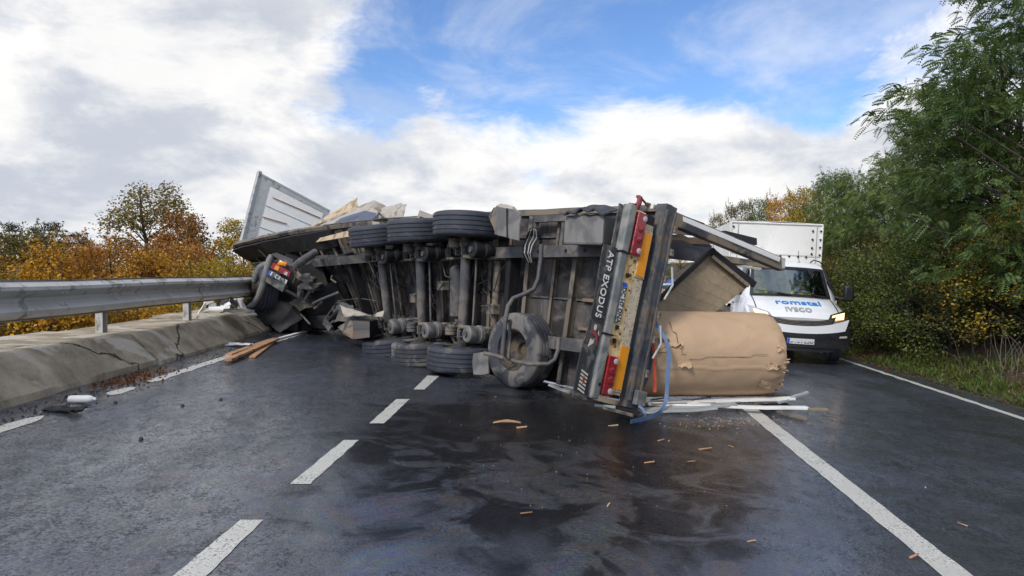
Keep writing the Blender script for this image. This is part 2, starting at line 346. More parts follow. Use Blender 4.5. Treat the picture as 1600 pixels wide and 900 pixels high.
def asphalt_mat():
    m = bpy.data.materials.new('wet_asphalt'); m.use_nodes = True; nt = m.node_tree; nt.nodes.clear()
    P = N(nt, 'ShaderNodeNewGeometry').outputs['Position']
    b = N(nt, 'ShaderNodeBsdfPrincipled'); o = N(nt, 'ShaderNodeOutputMaterial'); nt.links.new(b.outputs[0], o.inputs[0])
    run0 = N(nt, 'ShaderNodeMapping', {'Vector': P, 'Scale': (1., .5, 1.), 'Rotation': (0, 0, .07)}).outputs[0]
    grain = M2(nt, 'ADD', M2(nt, 'MULTIPLY', NOISE(nt, P, 150, 3, .7), .5), M2(nt, 'MULTIPLY', NOISE(nt, P, 52, 3, .75), .5)); grit = N(nt, 'ShaderNodeTexVoronoi', {'Vector': P, 'Scale': 75.}).outputs['Distance']
    # wheel tracks and puddled film run along the road
    run = N(nt, 'ShaderNodeMapping', {'Vector': P, 'Scale': (1., .28, 1.), 'Rotation': (0, 0, .07)}).outputs[0]
    streak = NOISE(nt, run, 1.5, 7, .62, .5); blot = NOISE(nt, P, 1.1, 7, .65, .7); mott = NOISE(nt, P, 9, 5, .7, .3)
    chunk = M2(nt, 'ADD', M2(nt, 'MULTIPLY', NOISE(nt, P, 44, 4, .8), .60), M2(nt, 'MULTIPLY', NOISE(nt, run0, 9.0, 8, .82, .3), .40))
    base = MIX(nt, MR(nt, M2(nt, 'ADD', M2(nt, 'MULTIPLY', grain, .4), M2(nt, 'MULTIPLY', chunk, .6)), .57, .43), RGB((.004, .005, .008)), RGB((.105, .122, .165)))
    base = MIX(nt, MR(nt, blot, .38, .66), base, RGB((.030, .032, .037)))
    # dark patch in front of the wreck: the truck's reflection painted into the colour
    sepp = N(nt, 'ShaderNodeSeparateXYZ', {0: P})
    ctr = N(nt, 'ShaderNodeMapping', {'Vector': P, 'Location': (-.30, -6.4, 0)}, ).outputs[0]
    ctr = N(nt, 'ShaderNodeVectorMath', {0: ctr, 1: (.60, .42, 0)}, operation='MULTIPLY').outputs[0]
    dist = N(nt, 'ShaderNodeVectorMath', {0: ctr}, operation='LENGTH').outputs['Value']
    dark_refl = MR(nt, M2(nt, 'ADD', M2(nt, 'ADD', dist, MR(nt, chunk, .4, .6, -.22, .22)), MR(nt, blot, .3, .7, -.45, .45)), .85, 1.45, 1., 0., True)
    rough = M2(nt, 'ADD', MR(nt, streak, .35, .66, .22, .42), MR(nt, mott, .35, .65, -.07, .07))
    rough = MIX(nt, dark_refl, rough, RGB((.17,) * 3))
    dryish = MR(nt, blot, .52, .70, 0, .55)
    base = MIX(nt, dark_refl, base, MIX(nt, MR(nt, chunk, .4, .65), RGB((.002, .002, .003)), RGB((.014, .014, .017))))
    # oil film, iridescent
    film = MR(nt, NOISE(nt, P, 1.3, 5, .6, 1.6), .44, .60, 0, 1, True)
    ctr2 = N(nt, 'ShaderNodeVectorMath', {0: P, 1: (-.3, 4.3, 0.)}, operation='DISTANCE').outputs['Value']
    near = MR(nt, ctr2, .9, 3.6, 1., 0., True)
    base = MIX(nt, M2(nt, 'MULTIPLY', M2(nt, 'MULTIPLY', film, near), M2(nt, 'MULTIPLY', MR(nt, chunk, .38, .6), .55)), base, RGB((.115, .12, .13)))
    filmf = M2(nt, 'MULTIPLY', film, near)
    th = MR(nt, NOISE(nt, P, 1.6, 3, .5, 1.), .3, .7, 170., 480.)
    setin(nt, b, 'Thin Film Thickness', M2(nt, 'MULTIPLY', M2(nt, 'MULTIPLY', filmf, .4), th)); b.inputs['Thin Film IOR'].default_value = 1.65
    b.inputs['IOR'].default_value = 1.5
    spec = M2(nt, 'ADD', M2(nt, 'MULTIPLY', MR(nt, chunk, .44, .56, 1.0, .12), MR(nt, dark_refl, 0, 1, 1, .15)), M2(nt, 'MULTIPLY', filmf, .8))
    setin(nt, b, 'Specular IOR Level', spec)
    irid = RAMP(nt, MR(nt, NOISE(nt, P, 1.6, 3, .5, 1.2), .36, .64), [(0., (1., .75, .35)), (.2, (1., .45, .75)), (.4, (.35, .45, 1.)), (.55, (.4, .9, 1.)), (.7, (.95, 1., .5)), (.85, (1., .6, .35)), (1., (.6, .5, 1.))])
    setin(nt, b, 'Coat Tint', MIX(nt, M2(nt, 'MULTIPLY', filmf, .22), RGB((1, 1, 1)), irid)); setin(nt, b, 'Specular Tint', MIX(nt, M2(nt, 'MULTIPLY', filmf, .5), RGB((1, 1, 1)), irid))
    setin(nt, b, 'Base Color', base); setin(nt, b, 'Roughness', rough)
    setin(nt, b, 'Coat Weight', M2(nt, 'MULTIPLY', M2(nt, 'MULTIPLY', MR(nt, streak, .36, .62, 1., .60), MR(nt, dark_refl, 0, 1, 1, .30)), MR(nt, chunk, .44, .56, 1., .20))); setin(nt, b, 'Coat Roughness', MIX(nt, dark_refl, M2(nt, 'ADD', MR(nt, mott, .3, .7, -.03, .04), MR(nt, streak, .36, .62, .10, .19)), RGB((.10,) * 3))); b.inputs['Coat IOR'].default_value = 1.75
    hgt = M2(nt, 'ADD', M2(nt, 'ADD', M2(nt, 'MULTIPLY', grain, .6), M2(nt, 'MULTIPLY', grit, .5)), M2(nt, 'MULTIPLY', chunk, 1.1))
    bst = MIX(nt, dark_refl, MR(nt, mott, .3, .7, .8, .5), RGB((.45,) * 3))
    bn = N(nt, 'ShaderNodeBump', {'Height': hgt, 'Strength': bst, 'Distance': .008})
    bn2 = N(nt, 'ShaderNodeBump', {'Height': NOISE(nt, P, 14, 4, .6), 'Strength': .22, 'Distance': .02, 'Normal': bn.outputs[0]})
    nt.links.new(bn2.outputs[0], b.inputs['Normal'])
    bn3 = N(nt, 'ShaderNodeBump', {'Height': hgt, 'Strength': .11, 'Distance': .008}); nt.links.new(bn3.outputs[0], b.inputs['Coat Normal'])
    return m
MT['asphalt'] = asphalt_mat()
def road_paint():
    m = bpy.data.materials.new('worn_road_paint'); m.use_nodes = True; nt = m.node_tree; nt.nodes.clear()
    P = N(nt, 'ShaderNodeNewGeometry').outputs['Position']
    b = N(nt, 'ShaderNodeBsdfPrincipled'); o = N(nt, 'ShaderNodeOutputMaterial'); nt.links.new(b.outputs[0], o.inputs[0])
    n = NOISE(nt, P, 60, 4, .7); n2 = NOISE(nt, P, 3, 5, .6)
    c = MIX(nt, MR(nt, n2, .3, .7), RGB((.50, .49, .44)), RGB((.66, .65, .60)))
    c = MIX(nt, MR(nt, M2(nt, 'ADD', n, M2(nt, 'MULTIPLY', n2, .35)), .70, .82), c, RGB((.11, .11, .11)))
    setin(nt, b, 'Base Color', c); b.inputs['Roughness'].default_value = .42
    bn = N(nt, 'ShaderNodeBump', {'Height': NOISE(nt, P, 150, 3, .7), 'Strength': .5, 'Distance': .004}); nt.links.new(bn.outputs[0], b.inputs['Normal'])
    return m
MT['paint'] = road_paint()
def concrete_mat():
    m = bpy.data.materials.new('stained_concrete'); m.use_nodes = True; nt = m.node_tree; nt.nodes.clear()
    P = N(nt, 'ShaderNodeNewGeometry').outputs['Position']
    b = N(nt, 'ShaderNodeBsdfPrincipled'); o = N(nt, 'ShaderNodeOutputMaterial'); nt.links.new(b.outputs[0], o.inputs[0])
    n = NOISE(nt, P, 2.2, 8, .65, .4); n2 = NOISE(nt, P, 35, 5, .7); n3 = NOISE(nt, P, .9, 5, .6, .8)
    c = MIX(nt, MR(nt, n, .34, .64), RGB((.18, .142, .095)), RGB((.46, .385, .27)))
    c = MIX(nt, MR(nt, n3, .52, .60, 0, .75, True), c, RGB((.58, .53, .43)))
    c = MIX(nt, MR(nt, n2, .55, .8, 0, .6), c, RGB((.06, .052, .043)))
    setin(nt, b, 'Base Color', c); b.inputs['Roughness'].default_value = .8
    w = N(nt, 'ShaderNodeVectorMath', {0: P, 1: (.9, .38, .9)}, operation='MULTIPLY').outputs[0]
    ed = N(nt, 'ShaderNodeTexVoronoi', {'Vector': N(nt, 'ShaderNodeVectorMath', {0: w, 1: N(nt, 'ShaderNodeVectorMath', {0: N(nt, 'ShaderNodeTexNoise', {'Vector': P, 'Scale': 2.6, 'Detail': 6.}).outputs[1], 1: (.30, .30, .30)}, operation='MULTIPLY').outputs[0]}, operation='ADD').outputs[0], 'Scale': .62}, feature='DISTANCE_TO_EDGE').outputs['Distance']
    crack = M2(nt, 'MULTIPLY', MR(nt, ed, .0, .011, 1, 0, True), MR(nt, n2, .35, .55, .2, 1.))
    c2 = MIX(nt, crack, c, RGB((.02, .018, .015))); setin(nt, b, 'Base Color', c2)
    h = M2(nt, 'SUBTRACT', M2(nt, 'ADD', M2(nt, 'MULTIPLY', n, .8), M2(nt, 'MULTIPLY', n2, .35)), M2(nt, 'MULTIPLY', crack, 1.5))
    bn = N(nt, 'ShaderNodeBump', {'Height': h, 'Strength': .9, 'Distance': .045}); nt.links.new(bn.outputs[0], b.inputs['Normal'])
    return m
MT['concrete'] = concrete_mat()
def soil_mat():
    m = bpy.data.materials.new('soil_and_leaf_litter'); m.use_nodes = True; nt = m.node_tree; nt.nodes.clear()
    P = N(nt, 'ShaderNodeNewGeometry').outputs['Position']
    b = N(nt, 'ShaderNodeBsdfPrincipled'); o = N(nt, 'ShaderNodeOutputMaterial'); nt.links.new(b.outputs[0], o.inputs[0])
    n = NOISE(nt, P, 1.3, 7, .65, .4); n2 = NOISE(nt, P, 28, 6, .75)
    c = MIX(nt, MR(nt, n2, .35, .65), RGB((.022, .017, .012)), RGB((.115, .075, .042)))
    c = MIX(nt, MR(nt, n, .5, .62, 0, .7), c, RGB((.045, .065, .018)))
    setin(nt, b, 'Base Color', c); b.inputs['Roughness'].default_value = .9
    bn = N(nt, 'ShaderNodeBump', {'Height': n2, 'Strength': .9, 'Distance': .05}); nt.links.new(bn.outputs[0], b.inputs['Normal'])
    return m
MT['soil'] = soil_mat()
def leaf_mat(name, stops, rough=.5):
    m = bpy.data.materials.new(name); m.use_nodes = True; nt = m.node_tree; nt.nodes.clear()
    g = N(nt, 'ShaderNodeNewGeometry'); P = N(nt, 'ShaderNodeTexCoord').outputs['Object']; oi = N(nt, 'ShaderNodeObjectInfo')
    k = M2(nt, 'ADD', M2(nt, 'MULTIPLY', g.outputs['Random Per Island'], .45), M2(nt, 'MULTIPLY', NOISE(nt, P, 1.1, 3, .6), .75))
    k = M2(nt, 'ADD', k, MR(nt, oi.outputs['Random'], 0, 1, -.20, .06))
    c = RAMP(nt, k, stops)
    b = N(nt, 'ShaderNodeBsdfPrincipled', {'Base Color': c, 'Roughness': rough, 'Specular IOR Level': .35})
    t = N(nt, 'ShaderNodeBsdfTranslucent', {'Color': MIX(nt, 1., c, RGB((1.3, 1.4, .8)), 'MULTIPLY')})
    mx = N(nt, 'ShaderNodeMixShader', {0: .28, 1: b.outputs[0], 2: t.outputs[0]}); o = N(nt, 'ShaderNodeOutputMaterial'); nt.links.new(mx.outputs[0], o.inputs[0])
    return m
LF = dict(
    orange=leaf_mat('orange_brown_leaves', [(.2, (.16, .11, .02)), (.42, (.38, .19, .022)), (.6, (.56, .27, .025)), (.8, (.68, .40, .04))]),
    rust=leaf_mat('rusty_leaves', [(.2, (.11, .06, .018)), (.5, (.32, .13, .026)), (.8, (.50, .23, .04))]),
    olive=leaf_mat('olive_leaves', [(.2, (.06, .06, .018)), (.5, (.16, .13, .035)), (.8, (.32, .20, .04))]),
    yellow=leaf_mat('yellow_green_leaves', [(.2, (.11, .13, .018)), (.5, (.34, .25, .025)), (.8, (.58, .36, .03))]),
    locust=leaf_mat('blue_green_leaflets', [(.2, (.036, .070, .025)), (.5, (.095, .150, .048)), (.85, (.21, .26, .075))]),
    green=leaf_mat('mid_green_leaves', [(.2, (.036, .066, .014)), (.5, (.092, .135, .028)), (.82, (.19, .21, .04)), (.97, (.40, .29, .045))]),
    pine=leaf_mat('dark_needles', [(.2, (.012, .022, .014)), (.8, (.030, .050, .028))]),
    grass=leaf_mat('grass_blades', [(.2, (.045, .07, .014)), (.6, (.10, .15, .03)), (.9, (.20, .18, .06))]),
    litter=leaf_mat('fallen_leaves', [(.2, (.07, .03, .012)), (.6, (.20, .075, .025)), (.9, (.32, .17, .06))]),
)
# ================================================================== THE SETTING
def struct(o): o['kind'] = 'structure'; return o
def smooth01(a, b, x):
    t = min(1, max(0, (x - a) / (b - a))); return t * t * (3 - 2 * t)
def lat(X, Y): return X - .077 * Y
def gz(X, Y):                          # terrain height
    u = lat(X, Y); z = f_road(max(X, -4.6)) - .05
    ul = X + .042 * Y
    if ul < -5.3: z = z - 3.6 * smooth01(-5.6, -9.5, ul) * 1.0 + 0
    if u > 6.4:
        z = f_road(min(X, 7)) - .05 + .9 * smooth01(6.6, 9.2, u) + .55 * smooth01(9, 14, u) * 4 + .06 * noise.noise(Vector((X * 1.3, Y * 1.3, 0)))
    if Y > 60: z -= 0
    return z
# terrain: one sheet to the horizon, fine near the camera
xs = [-900, -500, -260, -140, -80, -50, -35, -25, -18, -14, -12, -10.5, -9.5, -8.7, -8, -7.3, -6.7, -6.1, -5.6] + [round(-5.2 + .7 * i, 2) for i in range(15)] + [5.6 + .35 * i for i in range(22)] + [14, 15.5, 17, 20, 25, 35, 60, 110, 220, 450, 900]
ys = [-300, -100, -40, -20, -10, -5, -2] + [i * 1.0 for i in range(0, 30)] + [30 + 3 * i for i in range(12)] + [70, 85, 110, 150, 220, 340, 550, 1000]
m = MB(); nx, ny = len(xs), len(ys)
V = [(x + (.077 * min(y, 60) if 5.6 <= x < 40 else (-.042 * min(y, 60) if -40 < x <= -5.6 else 0)), y) for y in ys for x in xs]
m.add([(x, y, gz(x, y)) for x, y in V], [(j * nx + i, j * nx + i + 1, (j + 1) * nx + i + 1, (j + 1) * nx + i) for j in range(ny - 1) for i in range(nx - 1)])
struct(m.build('ground', MT['soil'], smooth=True))
def drape(xf, ya, yb, dz, nxs, dy, name, mt, th=0):
    m = MB(); n = max(2, int((yb - ya) / dy)); V = []
    for j in range(n + 1):
        y = ya + (yb - ya) * j / n; x0, x1 = xf(y)
        for i in range(nxs + 1):
            x = x0 + (x1 - x0) * i / nxs; V.append((x, y, f_road(x) + dz))
    m.add(V, [(j * (nxs + 1) + i, j * (nxs + 1) + i + 1, (j + 1) * (nxs + 1) + i + 1, (j + 1) * (nxs + 1) + i) for j in range(n) for i in range(nxs)])
    return struct(m.build(name, mt, smooth=True))
def wob(y, k, a=.05): return a * noise.noise(Vector((y * 2.1, k, 0))) + a * .5 * noise.noise(Vector((y * 7.1, k, 3)))
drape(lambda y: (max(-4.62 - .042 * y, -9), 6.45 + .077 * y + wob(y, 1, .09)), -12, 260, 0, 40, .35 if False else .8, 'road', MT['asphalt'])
# broken asphalt lip at the right edge
m = MB()
for i in range(900):
    y = random.uniform(7.5, 34); u = 6.45 + random.gauss(.16, .13); x = u + .077 * y; r = random.uniform(.012, .04)
    z = max(f_road(x), gz(x, y)) + r * .3
    a = random.random() * 6
    m.add([(x + r * math.cos(a + q * 2.1) * random.uniform(.7, 1.3), y + r * math.sin(a + q * 2.1), z) for q in range(3)] + [(x, y, z + r * .8)], [(0, 1, 3), (1, 2, 3), (2, 0, 3), (2, 1, 0)])
o = m.build('gravel', MT['mudstone']); o['kind'] = 'stuff'
# painted markings: worn sheets 4 mm above the asphalt
def marking(name, corners, label=None, nseg=6):
    a, b, c, d = [G(*p) for p in corners]      # near-left, near-right, far-right, far-left
    m = MB(); V = []; n = nseg * 3
    for j in range(n + 1):
        t = j / n
        l = a.lerp(d, t); r = b.lerp(c, t)
        w = (r - l).normalized(); e = .012 * noise.noise(Vector((l.x * 9, l.y * 9, 1))); e2 = .012 * noise.noise(Vector((l.x * 9, l.y * 9, 5)))
        for k, p in ((0, l + w * e), (.5, (l + r) / 2), (1, r + w * e2)): V.append((p.x, p.y, f_road(p.x) + .004))
    m.add(V, [(j * 3 + i, j * 3 + i + 1, (j + 1) * 3 + i + 1, (j + 1) * 3 + i) for j in range(n) for i in range(2)])
    o = struct(m.build(name, MT['paint'])); return o
marking('lane_dash', [(215, 948), (275, 948), (411, 813), (375, 813)])
marking('lane_dash', [(452, 757), (484, 757), (561, 688), (537, 688)])
marking('lane_dash', [(577, 662), (600, 662), (640, 624), (619, 624)])
marking('lane_dash', [(646, 609), (663, 609), (686, 588), (668, 587)])
marking('centre_line', [(1610, 1015), (1668, 1015), (1181, 638), (1158, 638)], nseg=14)
def edge_strip(name, xf, ya, yb, k):
    m = MB(); n = int((yb - ya) / .12) + 1; V = []
    for j in range(n + 1):
        y = ya + (yb - ya) * j / n; xc, w = xf(y); e = .035 * noise.noise(Vector((y * 3.3, k, 0))); e2 = .03 * noise.noise(Vector((y * 4.1, k + 9, 0)))
        if j in (0, n): w *= .45
        for x in (xc - w / 2 + e, xc, xc + w / 2 + e2): V.append((x, y, f_road(x) + .004))
    m.add(V, [(j * 3 + i, j * 3 + i + 1, (j + 1) * 3 + i + 1, (j + 1) * 3 + i) for j in range(n) for i in range(2)])
    struct(m.build(name, MT['paint']))
cy = G(370, 553); 
def left_x(y): return G(0, 672).x + (G(370, 553).x - G(0, 672).x) * (y - G(0, 672).y) / (G(370, 553).y - G(0, 672).y)
for ya, yb, k in ((2.0, G(75, 651).y, 1), (G(160, 616).y, G(208, 605).y, 2), (G(233, 597).y, G(505, 514).y, 3), (17.5, 60, 4)):
    edge_strip('edge_line', lambda y: (left_x(y), .13), ya, yb, k)
ra, rb = G(1600, 655), G(1305, 558)
def right_x(y): return ra.x + (rb.x - ra.x) * (y - ra.y) / (rb.y - ra.y)
edge_strip('edge_line', lambda y: (right_x(y), .12), 3.0, 110, 7)
# far lane lines beyond the wreck
edge_strip('centre_line', lambda y: (2.3 + .077 * y, .14), 12, 110, 11)

# ---- concrete kerb under the crash barrier: battered face, flat top, five cast sections
kerb = thing('concrete_kerb', 'long cracked concrete kerb with a sloping stained face under the metal crash barrier', 'kerb', (-5.0, 6, .2))
prof = [(-4.44, .02), (-4.49, .36 + .09), (-4.52, .475), (-4.86, .80), (-4.93, .825), (-6.0, .84), (-6.05, -.9), (-4.5, -.9)]
cuts = [-3, 3.2, 9.35, 12.4, 15.4, 19.5, 30]
for i in range(len(cuts) - 1):
    a, b = cuts[i] + .012, cuts[i + 1] - .012; n = int((b - a) / .10) + 2; m = MB(); V = []; fac = []
    sh = [0, 0, .05, -.03, .02, 0][i]; dh = [0, 0, -.02, .012, -.012, 0][i]; K = []
    dense = []                                   # refine the profile so the surface can be uneven
    for q in range(len(prof)):
        p0, p1 = prof[q], prof[(q + 1) % len(prof)]; d = math.dist(p0, p1); k = max(1, int(d / .12)) if q < 5 else 1
        dense += [(p0[0] + (p1[0] - p0[0]) * e / k, p0[1] + (p1[1] - p0[1]) * e / k) for e in range(k)]
    L = len(dense)
    for j in range(n + 1):
        y = a + (b - a) * j / n
        for u, z in dense:
            x = u - .042 * y + sh; amp = .011 if z > .1 else 0
            p = Vector((x, y, z + dh))
            d = noise.noise(Vector((x * 2.3, y * 1.7, z * 3))) * amp * .8 + noise.noise(Vector((x * 9, y * 7, z * 9))) * amp * .5
            chip = max(0, noise.noise(Vector((y * 2.2, i, u))) - .25) * (.10 if abs(z - .475) < .06 else 0)
            V.append(p + Vector((-chip + d * .4, 0, d - chip * .6)))
    F = [(j * L + q, j * L + (q + 1) % L, (j + 1) * L + (q + 1) % L, (j + 1) * L + q) for j in range(n) for q in range(L)] + [tuple(range(L)), tuple(range((n + 1) * L - 1, n * L - 1, -1))]
    m.add(V, F).build('kerb_section', MT['concrete'], kerb, smooth=24)

# ---- crash barrier: two-wave beam on posts
def barrier(x_u, z_top, cuts, posts, label, k=1.0, tilt=-.042, side=1, group=None, zbase=None, hgt=.455, end=None):
    root = thing('crash_barrier', label, 'crash barrier', (x_u + tilt * 6, 6, z_top - .9), group=group)
    W_ = [(0.02, 0), (.0, -.015), (.035, -.03), (.095, -.075), (.10, -.115), (.06, -.165), (.015, -.20), (.012, -.255), (.055, -.295), (.10, -.34), (.098, -.38), (.04, -.425), (.0, -.44), (.02, -.455)]
    W_ = [(x * 1.35, z * hgt / .455) for x, z in W_]
    for i in range(len(cuts) - 1):
        a, b = cuts[i], cuts[i + 1] + .16; m = MB(); n = max(2, int((b - a) / .7)); V = []; L = len(W_); pr = .004 * (i % 2)
        for j in range(n + 1):
            y = a + (b - a) * j / n
            zz = z_top + .006 * math.sin(y * 1.3) + (end(y)[1] if end else 0); xx = x_u + tilt * y + (end(y)[0] if end else 0)
            for x, z in W_: V.append((xx + side * (x + pr), y, zz + z))
            for x, z in reversed(W_): V.append((xx + side * (x - .008 + pr), y, zz + z))
        L2 = 2 * L
        m.add(V, [(j * L2 + q, j * L2 + (q + 1) % L2, (j + 1) * L2 + (q + 1) % L2, (j + 1) * L2 + q) for j in range(n) for q in range(L2)] + [tuple(range(L2)), tuple(range((n + 1) * L2 - 1, n * L2 - 1, -1))])
        be = m.build('beam', MT['galv'], root, smooth=32)
        for by in (b - .13, b - .05):
            for bz in (-.10, -.16, -.30, -.36):
                q = MB(); yy = by; xo = x_u + tilt * yy + side * .07; q.lathe([(.018, 0), (.018, .012), (.008, .03)], (xo + side * .02, yy, z_top + bz), (side, 0, 0), 8).build('bolt', MT['galv'], be, smooth=40) if y < 26 else None
    for py in posts:
        x = x_u + tilt * py - side * .09; z0 = (zbase if zbase is not None else gz(x, py)) - .1; m = MB()
        for dx, dy, sx, sy in ((0, -.055, .10, .006), (0, .055, .10, .006), (-.05 * side, 0, .006, .11)): m.box((x + dx, py + dy, (z0 + z_top - .02) / 2), (sx, sy, z_top - .02 - z0))
        m.box((x + side * .07, py, z_top - .22), (.09, .09, .26))
        m.build('post', MT['galv'], root, bevel=.003)
        q = MB().lathe([(.022, 0), (.022, .014), (.01, .035)], (x_u + tilt * py + side * .018, py, z_top - .227), (side, 0, 0), 8).build('bolt', MT['galv'], root, smooth=40)
    return root
barrier(-5.12, 1.565, [-6.9, -2.3, 2.9, 8.1, 12.3, 15.1], [1.2, 3.9, 6.6, 9.3, 12.0, 14.75], 'galvanised two-wave crash barrier on the concrete kerb, ending in the wreck', zbase=.80)
barrier(-5.12, 1.565, [19.6, 24, 28.4, 32.8, 37.2], [20.5, 23.2, 25.9, 28.6, 31.3, 34, 36.7], 'far stretch of crash barrier beyond the wrecked truck', zbase=.80)

# ---- wood debris and litter are further down; vegetation now
def leaf_mesh(name, mt, P4):           # P4: (N,4,3) quads
    n = len(P4); me = bpy.data.meshes.new(name); me.vertices.add(n * 4); me.vertices.foreach_set('co', P4.reshape(-1).astype(np.float32))
    me.loops.add(n * 4); me.loops.foreach_set('vertex_index', np.arange(n * 4, dtype=np.int32)); me.polygons.add(n)
    me.polygons.foreach_set('loop_start', np.arange(0, n * 4, 4, dtype=np.int32)); me.polygons.foreach_set('loop_total', np.full(n, 4, dtype=np.int32))
    me.update(calc_edges=True); me.materials.append(mt); return me
def unit(v): return v / (np.linalg.norm(v, axis=-1, keepdims=True) + 1e-9)
def leaves(rng, C, size, droop=.3, ratio=.55, normal=None):
    n = len(C); d = unit(rng.normal(size=(n, 3)) + np.array([0, 0, -droop])); q = unit(rng.normal(size=(n, 3)) + (normal if normal is not None else np.array([0, 0, .8])))
    side = unit(np.cross(d, q)); L = size * rng.uniform(.6, 1.3, (n, 1)); nn = np.cross(side, d)
    return np.stack([C - d * L * .5, C + side * L * ratio * .5 + nn * L * .08, C + d * L * .5, C - side * L * ratio * .5 + nn * L * .08], 1)
def fronds(rng, C, out, length=.24, pairs=8, leaflet=.055):
    n = len(C); d = unit(out * .7 + rng.normal(size=(n, 3)) * .55 + np.array([0, 0, -.15])); q = unit(rng.normal(size=(n, 3)) * .5 + np.array([0, 0, 1.]))
    side = unit(np.cross(d, q)); up = np.cross(side, d); L = length * rng.uniform(.7, 1.25, (n, 1)); res = []
    for k in range(pairs):
        t = (k + .7) / pairs; base = C + d * L * t + np.array([0, 0, -1.]) * L * .35 * t * t
        for sg in (-1, 1):
            ld = unit(side * sg + d * .35 - np.array([0, 0, .25])); w = d * leaflet * .24; l = leaflet * (1.15 - abs(t - .45) * .8)
            res.append(np.stack([base, base + ld * l * .5 + w, base + ld * l, base + ld * l * .5 - w], 1))
    return np.concatenate(res, 0)
def make_tree(seed, h, rad, kind, mat_leaf, bark='bark', trunk_h=.3, ncl=60, per=220, leaf=.07, clr=.5, taper=1., flat=.75, low=0., name='tree', sprig=.0):
    """returns (trunk mesh, crown mesh); h height, rad crown radius; crown from low*h up"""
    rng = np.random.default_rng(seed); rr = random.Random(seed); base = h * max(low, .04); top = h
    cen = []
    tries = 0
    while len(cen) < ncl and tries < 9000:
        tries += 1
        z = rr.uniform(base, top * .97); f = (z - base) / (top - base)
        env = rad * (math.sin(PI * min(1, max(.02, f ** .75 * .86 + .12))) ** .6) * (1 - .35 * (taper - 1) * f)
        if kind == 'pine': env = rad * (1 - f) ** .8 + .12
        if kind == 'bush': env = rad * (1 - f ** 2.6) ** .5
        a = rr.uniform(0, 2 * PI); r = env * (rr.uniform(.25, 1.) ** .5) * (.82 + .3 * noise.noise(Vector((math.cos(a) * 1.5, math.sin(a) * 1.5, z * .5 + seed))))
        p = Vector((r * math.cos(a), r * math.sin(a), z))
        if any((p - q).length < clr * .55 for q in cen): continue
        cen.append(p)
    m = MB(); tr = h * .014 + .03; lean = Vector((rr.uniform(-.06, .06) * h, rr.uniform(-.06, .06) * h, 0)); K = 9
    def tp(z): f = z / h; return lean * f + Vector((math.sin(f * 5 + seed) * .02 * h, math.cos(f * 4 + seed) * .02 * h, z))
    m.tube([tp(h * .93 * i / K) - Vector((0, 0, .25 if i == 0 else 0)) for i in range(K + 1)], [tr * (1.25 if i == 0 else 1) * (1 - .88 * i / K) for i in range(K + 1)], 7)
    for ic, p in enumerate(cen):
        if kind == 'locust' and ic % 3: continue
        z0 = max(h * trunk_h * .6, p.z - (.25 + .75 * (p.xy.length)) * .9) if kind != 'pine' else max(.3, p.z - .05); z0 = min(z0, h * .88)
        a = tp(z0); mid = a.lerp(p, .55) + Vector((rr.uniform(-.12, .12), rr.uniform(-.12, .12), .10 * (p - a).length)); r0 = tr * (1 - .85 * z0 / h) * .28 + .004
        m.tube([a, mid, p], [r0, r0 * .6, .006], 4)
        for q in range(3):
            e = p + Vector((rr.uniform(-1, 1), rr.uniform(-1, 1), rr.uniform(-.4, 1))) * clr * .9; m.tube([mid.lerp(p, rr.uniform(.3, 1)), e], [r0 * .4, .003], 3)
    Pn = []
    for p in cen:
        c = np.array(p); sz = clr * rr.uniform(.65, 1.25); k = int(per * (sz / clr) ** 2)
        off = rng.normal(size=(k, 3)); off = unit(off) * (rng.uniform(.12, 1., (k, 1)) ** .55) * sz * np.array([1, 1, flat]); C = c + off
        if kind == 'locust': Pn.append(fronds(rng, C, unit(off + np.array([p.x, p.y, 0.]) * .3), leaflet=leaf))
        else: Pn.append(leaves(rng, C, leaf, ratio=.3 if kind == 'pine' else .6))
    if sprig:
        k = int(ncl * sprig)
        for i in range(k):
            a = rr.uniform(0, 2 * PI); z = top * rr.uniform(.6, 1.0); st = Vector((math.cos(a) * rad * .5, math.sin(a) * rad * .5, z * .93)); e = st + Vector((math.cos(a) * .3, math.sin(a) * .3, rr.uniform(.5, 1.1)))
            m.tube([st, st.lerp(e, .5) + Vector((.03, 0, 0)), e], [.012, .008, .003], 3); tt = rng.uniform(0, 1, (26, 1)); C = np.array(st) * (1 - tt) + np.array(e) * tt + rng.normal(size=(26, 3)) * .05; Pn.append(leaves(rng, C, leaf))
    return m.mesh(name + '_trunk', MT[bark], 60), leaf_mesh(name + '_crown', mat_leaf, np.concatenate(Pn, 0))
def plant(meshes, loc, rz, sc, name, label, category, group=None, lm=None):
    t = thing(name, label, category, loc, (0, 0, rz), group)
    if isinstance(sc, (int, float)): sc = (sc, sc, sc)
    t.scale = sc
    for me, nm in zip(meshes, ('trunk', 'crown')):
        o = bpy.data.objects.new(nm, me); COL.objects.link(o); o.parent = t
        if nm == 'crown' and lm is not None:
            o.material_slots[0].link = 'OBJECT'; o.material_slots[0].material = lm
    return t
shrubA = make_tree(11, 6.0, 2.2, 'bush', LF['orange'], ncl=95, per=150, leaf=.11, clr=.62, low=.02, trunk_h=.12, name='shrub_a', sprig=.35)
shrubB = make_tree(12, 6.0, 2.4, 'bush', LF['rust'], ncl=90, per=150, leaf=.12, clr=.66, low=.02, trunk_h=.12, name='shrub_b', sprig=.4)
tallA = make_tree(13, 10.5, 3.3, 'tree', LF['olive'], ncl=170, per=85, leaf=.14, clr=.62, low=.22, trunk_h=.15, taper=1.8, name='tall_tree', bark='bark')
tallB = make_tree(14, 8.0, 2.1, 'tree', LF['rust'], ncl=100, per=100, leaf=.13, clr=.5, low=.15, trunk_h=.15, taper=1.3, name='thin_tree')
